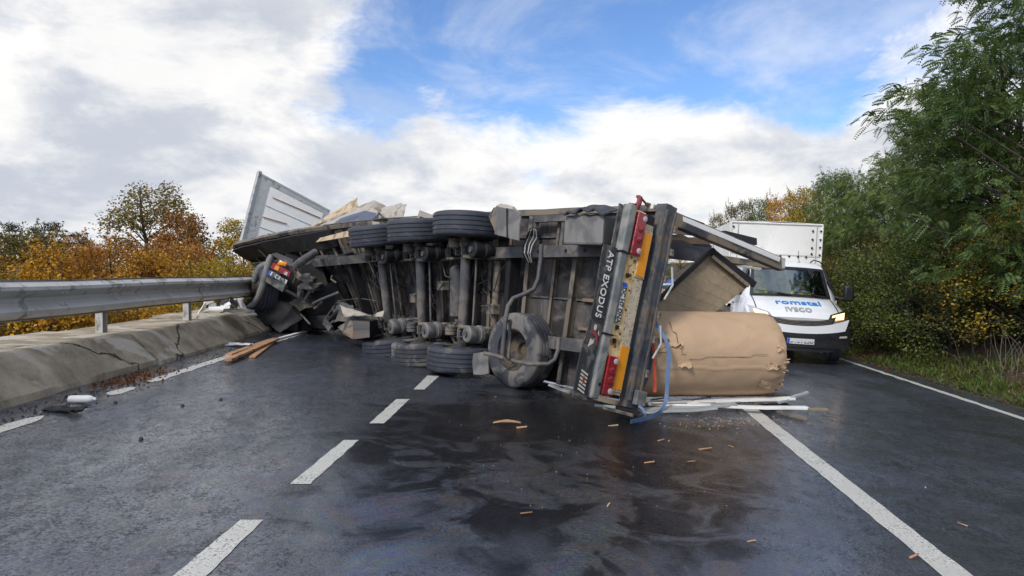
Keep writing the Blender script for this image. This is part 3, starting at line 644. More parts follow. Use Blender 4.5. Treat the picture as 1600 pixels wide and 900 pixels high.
pineA = make_tree(15, 9.0, 2.6, 'pine', LF['pine'], ncl=100, per=110, leaf=.20, clr=.65, low=.2, flat=.35, name='pine')
locA = make_tree(21, 6.5, 2.5, 'locust', LF['locust'], ncl=100, per=58, leaf=.068, clr=.58, low=.06, trunk_h=.12, flat=.5, name='locust_a')
locB = make_tree(22, 7.5, 2.9, 'locust', LF['locust'], ncl=100, per=62, leaf=.068, clr=.62, low=.12, trunk_h=.2, flat=.45, name='locust_b')
mixA = make_tree(23, 6.0, 2.2, 'bush', LF['green'], ncl=90, per=120, leaf=.085, clr=.58, low=.03, trunk_h=.1, name='hedge_a', sprig=.2)
mixB = make_tree(24, 3.2, 1.5, 'bush', LF['green'], ncl=60, per=120, leaf=.06, clr=.42, low=.02, trunk_h=.1, name='hedge_b', sprig=.2)
def at(px, D): return (px - 800) / FPX * D
# left bank, below the road: autumn thicket.  (pixel column, depth, height of top row y, mesh, material, label)
L_ = [
 (-60, 24, 350, 'A', 'orange', 'rusty orange roadside thicket at the far left behind the crash barrier'),
 (25, 26, 352, 'B', 'olive', 'brown and olive shrub behind the barrier, leftmost full one in view'),
 (85, 24, 368, 'A', 'orange', 'bright orange shrub behind the barrier, below the dark pines'),
 (140, 27, 374, 'A', 'orange', 'orange shrub behind the barrier, just right of the pines'),
 (185, 25, 368, 'B', 'rust', 'dark rust shrub between the orange shrubs and the tall bare-topped tree'),
 (232, 24, 378, 'A', 'orange', 'orange shrub at the foot of the tall olive tree'),
 (275, 26, 372, 'B', 'rust', 'reddish shrub just right of the foot of the tall olive tree'),
 (318, 25, 398, 'A', 'yellow', 'low yellow green bush behind the barrier, left of the wreck'),
 (352, 29, 392, 'A', 'yellow', 'golden bush right behind the end of the barrier, beside the headboard'),
 (392, 30, 398, 'B', 'orange', 'golden brown bush hidden partly by the wrecked cab'),
 (-120, 17, 400, 'A', 'olive', 'olive brown bush beyond the barrier outside the left edge'),
 (-20, 15, 412, 'A', 'olive', 'low olive bush under the left end of the barrier'),
 (60, 15, 440, 'B', 'orange', 'low orange bush seen under the barrier at the left'),
 (135, 16, 445, 'A', 'olive', 'low olive bush seen under the barrier beside the first post'),
 (205, 17, 440, 'A', 'orange', 'low orange bush seen under the barrier between the two posts'),
 (262, 19, 440, 'A', 'yellow', 'low yellow green bush seen under the barrier beside the second post'),
 (330, 21, 440, 'B', 'olive', 'low brownish bush seen under the barrier beyond the second post'),
]
for i, (px, D, yt, k, mt, lab) in enumerate(L_):
    x = at(px, D); z0 = gz(x, D); ztop = CAMH + (425 - yt) / FPX * D; sc = (ztop - z0) / 6.3
    plant(shrubA if k == 'A' else shrubB, (x, D, z0), i * 1.7, (sc * 1.05 if sc > .6 else .75, sc * 1.05 if sc > .6 else .75, sc), 'autumn_shrub', lab, 'shrub', 'autumn shrubs behind the barrier', LF[mt])
def by_top(meshes, h, px, D, yt, rz, name, lab, cat, lm=None, grp=None, wide=1.):
    x = at(px, D); z0 = gz(x, D); sc = (CAMH + (425 - yt) / FPX * D - z0) / h
    return plant(meshes, (x, D, z0), rz, (sc * wide, sc * wide, sc), name, lab, cat, grp, lm)
by_top(tallA, 10.5, 246, 38, 280, .4, 'tall_tree', 'tall thinly leaved olive brown tree rising above the shrubs on the left', 'tree', wide=1.4)
by_top(tallB, 8.0, 290, 34, 330, 1.4, 'tall_tree', 'rust coloured tree just right of the tall olive tree', 'tree', LF['rust'], wide=1.25)
by_top(tallB, 8.0, 366, 40, 342, 2.4, 'tall_tree', 'thin yellowing tree beside the upright white headboard', 'tree', LF['yellow'], wide=1.1)
for px, D, yt, lab in ((85, 48, 342, 'dark pine above the orange shrubs, the broadest one'), (58, 52, 348, 'dark pine just left of the broadest one'), (20, 44, 342, 'dark pine at the far left behind the shrubs'), (118, 50, 358, 'small dark pine at the right end of the pines'), (136, 52, 368, 'lowest dark pine, rightmost of the group')):
    by_top(pineA, 9.2, px, D, yt, px * .1, 'pine_tree', lab, 'tree', None, 'pines behind the orange shrubs', 1.0)
# right bank: (pixel column, depth, top row, mesh, material, width)
R_ = [
 (1640, 12.5, -90, 'LB', None, 1.15, 'tallest blue green locust tree at the right edge, branches over the road'),
 (1575, 14.5, 10, 'LB', None, .95, 'tall locust tree just left of the tallest one at the right edge'),
 (1505, 15.5, 120, 'LA', None, .85, 'feathery locust tree left of the two tallest, leaning over the verge'),
 (1600, 17.5, 60, 'MA', 'green', 1.3, 'dense dark green tree behind the tallest locusts'),
 (1480, 20.0, 225, 'MA', 'green', 1.2, 'green and yellow tree behind the feathery locust'),
 (1405, 18.5, 235, 'LA', None, 1.0, 'blue green locust above the middle of the right verge'),
 (1345, 21.0, 268, 'LA', None, 1.0, 'blue green locust right of the white box truck'),
 (1400, 24.0, 235, 'MA', 'green', 1.1, 'mid green tree behind the locusts with pointed top'),
 (1300, 24.0, 265, 'LB', None, .8, 'small locust tree directly behind the right edge of the box truck'),
 (1262, 30.0, 286, 'SA', 'yellow', 1.0, 'golden yellow tree above the box truck cover'),
 (1228, 33.0, 298, 'SB', 'orange', .9, 'orange tree above the middle of the box truck cover'),
 (1310, 31.0, 258, 'MA', 'green', 1.0, 'green tree behind the small locust by the truck'),
 (1190, 38.0, 305, 'SA', 'green', .8, 'green tree left of the orange one above the truck'),
 (1155, 44.0, 312, 'SB', 'olive', .8, 'brownish tree beyond the truck, second from the left of the far row'),
 (1122, 50.0, 330, 'SA', 'olive', .7, 'leftmost small brownish tree of the far row on the right bank'),
 (1095, 60.0, 352, 'MA', 'green', .9, 'far green tree seen just past the hanging frame post'),
 (1062, 70.0, 385, 'MA', 'yellow', 1.2, 'far yellow green tree seen through the torn trailer frame'),
 (1035, 66.0, 392, 'MA', 'green', 1.2, 'far green tree seen beside the trailer sill'),
 (1010, 80.0, 395, 'MA', 'green', 1.2, 'far green tree hidden behind the trailer rear'),
]
TR = {'LA': (locA, 6.6), 'LB': (locB, 7.7), 'MA': (mixA, 6.4), 'MB': (mixB, 3.4), 'SA': (shrubA, 6.3), 'SB': (shrubB, 6.3)}
for i, (px, D, yt, k, mt, wd, lab) in enumerate(R_):
    me, h = TR[k]; by_top(me, h, px, D, yt, i * 2.1 + .5, 'locust_tree' if k[0] == 'L' else 'bank_tree', lab, 'tree', LF[mt] if mt else None, 'trees on the right bank', wd)
B_ = [(1330, 17.0, 400, 'green'), (1375, 16.0, 380, 'green'), (1425, 14.8, 360, 'green'), (1480, 13.8, 340, 'green'), (1545, 13.0, 330, 'olive'), (1620, 12.2, 300, 'yellow'), (1700, 11.5, 240, 'green'), (1300, 19.5, 400, 'olive'),
      (1390, 18.5, 345, 'olive'), (1450, 17.5, 320, 'green'), (1530, 16, 280, 'green'), (1610, 15, 260, 'olive'), (1340, 21, 350, 'olive'), (1285, 26, 345, 'green')]
bl = ['low green bush just right of the box truck mirror', 'dark green bush second right of the box truck', 'leafy bush overhanging the middle of the right verge', 'broad bush over the dark hollow of the right bank', 'olive yellow bush left of the right picture edge',
      'yellowing bush at the right picture edge', 'green bush outside the right picture edge', 'olive bush half hidden behind the box truck', 'olive bush behind the dark green one', 'green bush behind the verge hollow', 'green bush under the tall locust trees',
      'olive bush under the tallest locust', 'olive bush above and behind the truck mirror', 'green bush behind the back of the box truck']
for i, ((px, D, yt, mt), lab) in enumerate(zip(B_, bl)):
    me, h = TR['MB']; x = at(px, D); z0 = gz(x, D); sc = (CAMH + (425 - yt) / FPX * D - z0) / h
    plant(me, (x, D, z0), i * 1.3, (max(1., sc * .8), max(1., sc * .8), sc), 'roadside_bush', lab, 'bush', 'bushes on the right bank', LF[mt])
# ground cover: grass, litter
rng = np.random.default_rng(5); Pq = []
def scatter(n, ya, yb, ua, ub, fn):
    out = []
    while len(out) < n:
        y = rng.uniform(ya, yb); u = rng.uniform(ua, ub)
        if fn(u, y): x = u + .077 * y; out.append((x, y, gz(x, y)))
    return np.array(out)
C = scatter(15000, 6.5, 32, 6.62, 8.6, lambda u, y: noise.noise(Vector((u * 1.3, y * .8, 2))) > -.05 + (u - 7.2) * .25)
d = unit(rng.normal(size=(len(C), 3)) * .45 + np.array([0, 0, 1.])); L = rng.uniform(.05, .17, (len(C), 1)); sd_ = unit(np.cross(d, rng.normal(size=(len(C), 3))))
P4 = np.stack([C - sd_ * .004, C + sd_ * .004, C + d * L + sd_ * .001 + rng.normal(size=C.shape) * .015, C + d * L - sd_ * .001], 1)
o = bpy.data.objects.new('verge_grass', leaf_mesh('verge_grass', LF['grass'], P4)); COL.objects.link(o); o['kind'] = 'stuff'
C = scatter(9000, 6.5, 32, 6.45, 10, lambda u, y: True); C[:, 2] += .02
o = bpy.data.objects.new('leaf_litter', leaf_mesh('leaf_litter', LF['litter'], leaves(rng, C, .06, droop=0))); COL.objects.link(o); o['kind'] = 'stuff'
cc = G(200, 592); k = 420; C = np.stack([cc.x + rng.normal(size=k) * .14 - .02, cc.y + rng.normal(size=k) * .42, np.zeros(k)], 1); C = C[C[:, 0] + .042 * C[:, 1] > -4.42]
C[:, 2] = [f_road(x) + .012 for x in C[:, 0]]
o = bpy.data.objects.new('fallen_leaves', leaf_mesh('fallen_leaves', LF['litter'], leaves(rng, C, .05, droop=0, normal=np.array([0, 0, 2.])))); COL.objects.link(o); o['kind'] = 'stuff'
# tall weeds and bare twigs in the verge hollow
m = MB()
for i in range(520):
    y = random.uniform(8, 26); u = random.uniform(7.3, 9.6); x = u + .077 * y; z = gz(x, y); l = random.uniform(.3, 1.1); q = Vector((random.uniform(-.5, .3), random.uniform(-.4, .4), 1)).normalized()
    p = Vector((x, y, z)); m.tube([p, p + q * l * .5, p + q * l + Vector((random.uniform(-.2, .1), 0, -.1))], [.006, .004, .002], 3)
o = m.build('dry_twigs', MT['bark_pale']); o['kind'] = 'stuff'
# ================================================================== THE OVERTURNED TRAILER
LEN = 12.6
tr = thing('semi_trailer', 'long semi trailer lying on its side across the road, dirty underside and wheels facing out', 'trailer', T(4, 0, 0) * 1.0)
def tb(name, mt, *a, parent=tr, bevel=0, jit=0, smooth=False, ds=.45, dt=.6, **p): return MB().tb(*a, jit=jit, ds=ds, dt=dt).build(name, MT[mt], parent, bevel=bevel, smooth=smooth, **p)
# floor boards between cross members
sb = [0.12, 1.45, 2.45, 3.35, 4.3, 5.3, 6.3, 7.15, 8.0, 8.85, 9.7, 10.55, 11.4, 12.0, LEN]
for i in range(len(sb) - 1):
    for a, b in ((.03, .615), (.63, 1.24), (1.255, 1.86), (1.875, 2.49)):
        tb('floor_board', 'floor' if i < 10 else 'black', sb[i] + .006, sb[i + 1] - .006, a, b, -.035 + .004 * random.random(), 0 + .004 * random.random(), dt=.4)
# cross members (I section) and longitudinal laths
for i, s in enumerate(sb[1:-1]):
    mb = MB().tb(s - .008, s + .008, .03, 2.47, .006, .14).tb(s - .04, s + .04, .03, 2.47, .14, .15)
    mb.build('cross_member', MT['frame'], tr)
    if i < 9:
        s2 = (sb[i + 1] + sb[i + 2]) / 2 + (.05 if i % 2 else -.03)
        MB().tb(s2 - .006, s2 + .006, .03, 2.47, .006, .08).tb(s2 - .025, s2 + .025, .03, 2.47, .08, .088).build('cross_member', MT['frame'], tr)
for t, s0, s1 in ((1.25, .15, 8), (.32, .15, 9.5), (2.16, 1.5, 9.5)): tb('floor_rail', 'frame_light', s0, s1, t - .012, t + .012, .006, .035)
tb('floor_rail', 'lath', .14, 1.28, 1.23, 1.275, .02, .07); tb('floor_rail', 'lath', .14, 1.3, .83, .87, .02, .06)
# main I beams
for t in (.60, 1.88):
    mb = MB(); 
    for s0, s1, dpt in ((.25, 9.2, .42), (9.2, LEN - .1, .20)):
        mb.tb(s0, s1, t - .006, t + .006, .152, dpt - .018); mb.tb(s0, s1, t - .085, t + .085, dpt - .018, dpt); mb.tb(s0, s1, t - .07, t + .07, .150, .162)
    mb.build('chassis_beam', MT['frame_light'], tr)
# flange plates with holes seen at the rear of the upper beam
for s in (1.0, 1.35, 1.9, 2.2):
    MB().lathe([(.028, 0), (.028, .006)], T(s, 1.88, .42), frame(s)[2], 12).build('bolt', MT['black'], tr)
# side rails
for t0, t1 in ((2.50, 2.58), (-.06, .0)):
    tb('side_rail', 'frame', .1, LEN, t0, t1, -.05, .06, jit=.012)
tb('side_rail', 'frame_light', .1, 8.6, 2.585, 2.60, -.03, .02, jit=.01)
MB().tb(LEN, LEN + .06, 0, 2.5, -.15, .12).build('front_rail', MT['black'], tr)
# front underside: kingpin plate and dark skid
tb('coupling_plate', 'black', 10.4, 12.5, .35, 2.15, .02, .10); MB().lathe([(.045, 0), (.045, .09), (.07, .1), (.07, .13)], T(11.7, 1.25, .10), frame(11.7)[2], 16).build('kingpin', MT['frame'], tr, smooth=40)
tb('side_panel', 'black', 8.2, LEN, 2.1, 2.50, .10, .16, jit=.05)

# ---- axles and wheels
def tyre_profile(R=.53, w=.19):
    p = [(.292, -w + .035), (.30, -w + .005), (.36, -w - .006), (.44, -w - .010), (R - .04, -w + .002), (R - .012, -w + .018), (R - .002, -w + .035)]
    for g in (-.105, -.036, .036, .105):
        p += [(R, g - .010), (R - .014, g - .006), (R - .014, g + .006), (R, g + .010)]
    q = [(r, -a) for r, a in reversed(p[:7])]; inner = [(.292, w - .05), (.285, 0), (.292, -w + .05)]
    return p + q + inner
def ply(mb, sc=1): return mb
TY = MB().lathe(tyre_profile(), seg=56, closed=True).mesh('tyre', MT['rubber'], 38)
TYD = MB().lathe(tyre_profile(), seg=56, closed=True).mesh('tyre_dusty', MT['rubber_dusty'], 38)
rp = [(.283, -.17), (.292, -.175), (.292, -.15), (.275, -.10), (.262, 0), (.275, .12), (.292, .16), (.283, .17), (.268, .12), (.25, .02), (.235, -.03), (.17, -.06), (.12, -.06), (.11, -.13), (.06, -.14), (.001, -.14), (.001, -.10), (.10, -.10), (.11, -.04), (.24, -.01), (.25, -.10)]
RM = MB().lathe(rp, seg=40, closed=True)
for j in range(10):
    a = j / 10 * 2 * PI; RM.lathe([(.016, 0), (.016, .03)], (.145 * math.cos(a), .145 * math.sin(a), -.09), (0, 0, -1), 6)
RM = RM.mesh('wheel', MT['rim'], 40)
DR = MB().lathe([(.001, 0), (.20, 0), (.21, .02), (.21, .16), (.19, .18), (.12, .19), (.12, .26), (.001, .26)], seg=30).mesh('brake_drum', MT['rim'], 40)
def place(o, p, axis, up, parent):
    x, y, a = basis(axis, up); M = Matrix((x, y, a)).transposed().to_4x4(); M.translation = Vector(p) - wloc(parent); o.matrix_local = M
def wheel(p, axis, up, parent, tyre=TY, drum=True):
    o = bpy.data.objects.new('wheel', RM); COL.objects.link(o); o.parent = parent; place(o, p, axis, up, parent)
    t = bpy.data.objects.new('tyre', tyre); COL.objects.link(t); t.parent = o
    if drum:
        d = bpy.data.objects.new('brake_drum', DR); COL.objects.link(d); d.parent = o; d.location = (0, 0, .0)
    return o
AX = (3.3, 4.6, 5.9)
for i, s in enumerate(AX):
    B, w, n = frame(s)
    wheel(T(s, .20, .66), w, TD, tr, TYD if i == 1 else TY)
    wheel(T(s, 2.30, .66), -w, TD, tr)
    m = MB().tube([T(s, .33, .64), T(s, 1.25, .64), T(s, 2.2, .64)], .082, 16); m.build('axle', MT['frame_light'], tr, smooth=50)
    for t, sg in ((.60, -1), (1.90, 1)):
        # trailing arm, hanger, air bellows with cone, shock absorber, brake chamber
        MB().beam(T(s + .52, t, .52), T(s - .42, t, .74), .10, .07, w).build('trailing_arm', MT['black'], tr, bevel=.01)
        MB().tb(s + .44, s + .60, t - .07, t + .07, .40, .62, ds=.2).build('hanger_bracket', MT['black'], tr, bevel=.01)
        for q in (-.075, .075): MB().tube([T(s + q, t - .06, .50), T(s + q, t - .06, .78), T(s + q, t + .06, .78), T(s + q, t + .06, .50)], .014, 6).build('u_bolt', MT['frame'], tr, smooth=50)
        a0, a1 = T(s - .36, t, .80), T(s - .36, t, .40); ax = (a1 - a0)
        L = ax.length
        MB().lathe([(.001, 0), (.115, 0), (.132, .015), (.132, .14), (.122, .155), (.128, .175), (.128, .19), (.14, .20), (.14, .26), (.11, .30), (.085, L), (.001, L)], a0, ax, 24).build('air_spring', MT['toolbox'] if t < 1 else MT['black'], tr, smooth=35)
        MB().lathe([(.03, -.03), (.045, -.03), (.045, 0)], a0, ax, 8).build('bolt', MT['frame_light'], tr)
        MB().tube([T(s - .10, t - sg * .10, .76), T(s - .55, t - sg * .10, .30)], [.034, .028], 10).build('shock_absorber', MT['frame'], tr, smooth=50)
        c0 = T(s + .10, t + .04 * sg, .80); MB().lathe([(.001, 0), (.06, 0), (.085, .015), (.085, .07), (.095, .075), (.095, .09), (.085, .095), (.085, .15), (.05, .17), (.001, .17)], c0, w * -sg if False else w, 18).build('brake_chamber', MT['frame_light'] if i != 0 else MT['frame'], tr, smooth=35)
        MB().beam(T(s + .1, t + sg * .02, .80), T(s + .02, t - .25 if sg < 0 else t + .25, .70), .04, .04, w).build('brake_lever', MT['rim'], tr, bevel=.006)
        m = MB().tube([T(s + .10, t + .17, .8), T(s + .18, t + .1, .72), T(s + .3, t - .05, .5), T(s + .32, t, .43)], .012, 6); m.build('air_hose', MT['black'], tr, smooth=50)
    MB().tube([T(s - .22, .45, .60), T(s - .22, 1.2, .60), T(s - .22, 2.0, .60)], .018, 8).build('brake_rod', MT['frame_light'], tr, smooth=50)
    MB().tube([T(s + .22, .5, .55), T(s + .26, 1.2, .52), T(s + .22, 2.0, .55)], .014, 8).build('air_hose', MT['black'], tr, smooth=50)
# air tanks and vertical members between the axles
for s, n0, r, t0, t1 in ((4.05, .28, .13, .78, 1.70), (2.95, .30, .06, .70, 1.80)):
    MB().lathe([(.001, 0), (r * .7, .015), (r, .06), (r, t1 - t0 - .06), (r * .7, t1 - t0 - .015), (.001, t1 - t0)], T(s, t0, n0), frame(s)[1], 20).build('air_tank', MT['frame_light'] if r > .1 else MT['frame'], tr, smooth=40)
for s in (2.62, 3.75, 5.2, 6.75, 7.6): MB().tb(s - .05, s + .05, .5, 2.0, .16, .36).build('cross_brace', MT['black'], tr, bevel=.008)
for s, t in ((2.9, 1.0), (5.3, 1.1), (4.35, 1.35)):
    MB().tb(s - .09, s + .09, t - .08, t + .08, .30, .44, ds=.3).build('valve_block', MT['frame'], tr, bevel=.01)
rr = random.Random(3)
for k in range(26):
    s = rr.uniform(2.7, 6.6); t = rr.uniform(.4, 1.7); pts = []
    for q in range(5):
        pts.append(T(s, t, .36 + rr.uniform(0, .2))); s += rr.uniform(-.25, .25); t += rr.uniform(-.02, .3)
    MB().tube(pts, .009, 5).build('air_hose', MT['black'] if k % 3 else MT['frame_light'], tr, smooth=50)
# loop of hoses at the top, above the bent pipe
for k in range(9):
    q = k / 8; a = W(822 + q * 20, 372 - 6 * math.sin(q * 3), 9.9 - q * .1); b = W(816 + q * 14, 396, 9.45); c = W(824 + q * 8, 410, 9.5)
    pts = [W(832 + q * 4, 356, 9.95), a.lerp(b, .1), b, c]
    MB().tube([pts[0], pts[0].lerp(pts[1], .6) + Vector((0, -.1, .03)), pts[1], pts[1].lerp(pts[2], .5) + Vector((-.02, -.06, 0)), pts[2], pts[3]], .008, 5).build('air_hose', MT['alu'] if k in (2, 5, 7) else MT['black'], tr, smooth=50)
MB().box(W(836, 362, 9.95), (.16, .16, .14)).jitter(.03, 5).build('valve_block', MT['black'], tr, bevel=.02)
for s in (1.42, 1.72, 2.3): MB().tb(s - .03, s + .03, 1.96, 2.46, .15, .20).build('cross_brace', MT['frame_light'], tr)
tb('side_plate', 'frame_light', 1.5, 2.3, 2.36, 2.46, .16, .22, ds=.4); tb('box_cavity', 'black', 1.45, 1.68, 1.98, 2.2, .06, .15)

# ---- spare wheel with its bent carrier pipes
sp = T(1.93, .44, .50); Bn = frame(1.93)[2]
w_ = wheel(sp, Vector((-.72, -.69, .10)), UZ, tr, TYD, drum=False); w_['label'] = 'dusty spare wheel standing in its carrier'
w_.children[0]['label'] = 'mud caked spare tyre'
MB().tube([W(846, 382, 9.1), W(845, 405, 9.08), W(841, 436, 9.02), W(834, 452, 8.98), W(818, 460, 8.95), W(802, 466, 8.92), W(794, 478, 8.9), W(790, 500, 8.86), W(787, 530, 8.82), W(785, 556, 8.8)], .030, 12).build('carrier_pipe', MT['frame_light'], tr, smooth=50)
MB().tube([W(757, 552, 9.25), W(775, 556, 9.05), W(800, 564, 8.86), W(826, 569, 8.72), W(856, 569, 8.62), W(867, 562, 8.62), W(872, 548, 8.66), W(873, 528, 8.72)], .028, 12).build('carrier_pipe', MT['frame_light'], tr, smooth=50)
MB().tube([W(797, 502, 9.02), W(796, 530, 8.9), W(794, 562, 8.82)], .022, 10).build('carrier_pipe', MT['frame_light'], tr, smooth=50)
MB().beam(W(786, 558, 8.78), W(800, 569, 8.76), .10, .05).build('carrier_clamp', MT['rim'], tr, bevel=.01)
for px, py in ((788, 498), (797, 503)): MB().lathe([(.035, -.015), (.035, .015)], W(px, py, 8.93), TN, 10).build('bolt', MT['frame'], tr)

# ---- muddy mudguard plates by the first upper wheel
def quad_plate(name, mt, c, th=.02, parent=tr, jit=0, n=4, bulge=0, **p):
    c = [Vector(q) for q in c]
    nrm = (c[1] - c[0]).cross(c[3] - c[0]).normalized()
    def fn(u, v):
        q = c[0].lerp(c[1], u).lerp(c[3].lerp(c[2], u), v) + nrm * bulge * math.sin(PI * u) * math.sin(PI * v)
        return q + (Vector((noise.noise(q * 4), noise.noise(q * 4 + Vector((9, 0, 0))), noise.noise(q * 4 + Vector((0, 9, 0))))) * jit if jit else Vector())
    return MB().sheet(fn, n, n, th).build(name, MT[mt], parent, smooth=30 if (jit or bulge) else False, **p)
quad_plate('mudguard', 'toolbox', [W(773, 366, 10.0), W(811, 375, 9.45), W(813, 330, 9.5), W(775, 322, 10.05)], jit=.02, n=6)
quad_plate('mudguard', 'tarp', [W(775, 322, 10.05), W(813, 331, 9.5), W(802, 322, 9.8), W(782, 318, 10.3)], jit=.02, n=4)
quad_plate('mudguard', 'frame', [W(763, 338, 10.3), W(774, 364, 10.02), W(776, 323, 10.08), W(771, 324, 10.4)], jit=.01, n=3)
MB().beam(W(792, 326, 9.76), W(793, 371, 9.70), .02, .03).build('mudguard_seam', MT['black'], tr)
# small flap caught beside the spare wheel and the lower wheel
quad_plate('mudguard', 'toolbox', [W(740, 586, 9.55), W(764, 584, 9.35), W(764, 552, 9.4), W(738, 550, 9.6)], jit=.03, n=5)
# ---- grey tool box under the upper edge
MB().hexa([W(880, 382, 8.9), W(941, 383, 8.25), W(966, 386, 8.75), W(905, 383, 9.4), W(882, 337, 8.95), W(944, 336, 8.3), W(968, 338, 8.8), W(906, 337, 9.45)]).build('tool_box', MT['toolbox'], tr, bevel=.03)
def lid(u, v):
    p = W(880, 335, 8.85).lerp(W(947, 333, 8.2), u).lerp(W(905, 326, 9.45).lerp(W(968, 326, 8.85), u), v); return p + UZ * (.03 * math.sin(u * 19) * (1 - v) + .05 * math.sin(PI * u) + .02 * noise.noise(p * 6))
MB().sheet(lid, 26, 8, .02).build('box_lid_tarp', MT['tarp_dark'], tr, smooth=40)

# ---- rear end: flap with lettering, under-run bar, lamp board, sill.  All at s just behind the last cross member
def rp_(t, n, s=-.05): return T(s, t, n)
def rbox(name, mt, t0, t1, n0, n1, s0, s1, **k): return MB().tb(s0, s1, t0, t1, n0, n1, dt=.3).build(name, MT[mt], tr, **k)
flap = MB().sheet(lambda u, v: T(-.06 + .012 * math.sin(u * 7), -.07 + 1.82 * u, 1.135 - .215 * v + .012 * math.sin(u * 9)), 24, 4, .018).build('rubber_flap', MT['flap'], tr, smooth=40)
flap['label'] = 'black rubber rear flap with white lettering ATP EXODUS'
FS = -.098
def on_flap(x, y, z): return T(FS - z, 1.28 - x, 1.035 - y)
tx = text_mb('ATP EXODUS', .120, on_flap, .003, .001, 1.06, 1.06); tx.build('lettering', MT['white'], flap)
def disc_on_flap(poly, mt, name):
    m = MB().prism([(0, 0)] if False else poly, (0, 0, 0), (1, 0, 0), (0, 1, 0), (0, 0, 1), .004); m.v = [on_flap(p.x, p.y, p.z) for p in m.v]; return m.build(name, MT[mt], flap)
ell = lambda cx, cy, a, b, n=14: [(cx + a * math.cos(q * 2 * PI / n), cy + b * math.sin(q * 2 * PI / n)) for q in range(n)]
disc_on_flap(ell(.515, -.005, .036, .020), 'cream', 'emblem')
disc_on_flap([(.545, .055), (.60, .075), (.575, .05)], 'cream', 'emblem')
disc_on_flap([(.555, -.055), (.60, -.06), (.60, -.02), (.62, .02), (.72, .07), (.60, .055), (.565, .02)], 'darkred', 'emblem')
disc_on_flap([(.655, -.04), (.67, .005), (.645, .015), (.70, .01), (.755, -.06)], 'cream', 'emblem')
# striped hazard sticker at the foot
for k in range(6):
    x0 = 1.02 + k * .042; poly = [(x0, -.075), (x0 + .022, -.075), (x0 + .060, .03), (x0 + .038, .03)]
    disc_on_flap(poly, 'cream', 'hazard_stripe')
disc_on_flap(ell(1.13, -.018, .055, .018), 'darkred', 'hazard_stripe')
tb('flap_backing', 'flap', .0, .02, -.06, 2.3, .90, .955, jit=.01)
# under-run bar (hollow box section) with clamps
rbox('underrun_bar', 'bumper', -.04, 2.33, .768, .885, -.10, .03, bevel=.018)
for t in (.72, 1.72): rbox('bar_strap', 'black', t, t + .02, .755, .90, -.115, .045)
MB().lathe([(.022, 0), (.022, .006)], T(-.102, .14, .80), -TD, 12).build('bar_hole', MT['black'], tr)
MB().lathe([(.001, 0), (.065, 0), (.065, .004)], T(-.05, 2.335, .81), frame(0)[1], 4, up=TD).build('bar_end', MT['frame'], tr)
for t in (.55, 1.9): MB().beam(T(0.03, t, .80), T(.5, t, .42), .06, .10, frame(0)[1]).build('bar_bracket', MT['frame'], tr, bevel=.006)
# yellow rusty lamp board
rbox('lamp_board', 'yellow', .02, 2.30, .570, .745, -.055, -.03, bevel=.004)
rbox('lamp_board', 'yellow_pale', .06, 2.18, .40, .567, -.052, -.03, bevel=.004)
rbox('lamp_board', 'rust', .45, 1.75, .745, .758, -.06, -.01)
tb('board_web', 'black', -.03, .10, .02, 2.3, .38, .715)
# marker boards
rbox('marker_frame', 'yellow_pale', 1.50, 2.10, .405, .565, -.066, -.052, bevel=.003); rbox('marker_board', 'amber_board', 1.52, 2.07, .42, .552, -.074, -.066)
rbox('marker_frame', 'yellow_pale', .10, .66, .405, .565, -.066, -.052, bevel=.003); rbox('marker_board', 'amber_board', .13, .65, .42, .552, -.074, -.066)
for t0, t1 in ((1.74, 2.27), (.03, .50)):
    l = rbox('tail_lamp', 'red_lamp', t0, t1, .585, .735, -.105, -.055, bevel=.012)
    for k, (q, mm, r) in enumerate(((.12, 'clear_lamp', .036), (.38, 'red_lamp', .045), (.62, 'red_lamp', .045), (.88, 'clear_lamp', .036))):
        t = t0 + (t1 - t0) * q; MB().lathe([(r, 0), (r, .005), (r * .8, .009), (.001, .010)], T(-.105, t, .62 if mm == 'clear_lamp' else .655), -TD, 18).build('lens', MT[mm], l, smooth=40)
    rbox('lamp_edge', 'orange_lamp', t0 + .02, t0 + .12, .567, .584, -.10, -.055)
for t in (.66, 1.46, .95 - .13):
    rbox('plate_lamp', 'black', t, t + .05, .66, .70, -.085, -.055, bevel=.006)
pl = rbox('licence_plate', 'plate', .90, 1.39, .655, .735, -.072, -.060, bevel=.003)
rbox('plate_band', 'blue_print', 1.335, 1.388, .657, .733, -.0745, -.0715)
text_mb('DC H7 DNA', .082, lambda x, y, z: T(-.073 - z, 1.115 - x, .695 - y), .002, .002, .98).build('lettering', MT['ink'], tr)
for a in ((.655, .659), (.731, .735)): rbox('plate_edge', 'ink', .90, 1.335, a[0], a[1], -.0745, -.0715)
for t, n, r in ((.62, .64, .022), (.66, .665, .018), (1.50, .62, .022), (.98 - .2, .60, .02), (1.32, .59, .016), (1.68, .60, .026), (1.71, .66, .02), (1.08, .585, .02), (1.55, .59, .014)):
    MB().lathe([(r, 0), (r * .8, .004), (.001, .004)], T(-.0555, t, n), -TD, 9).build('rust_hole', MT['rust'], tr)
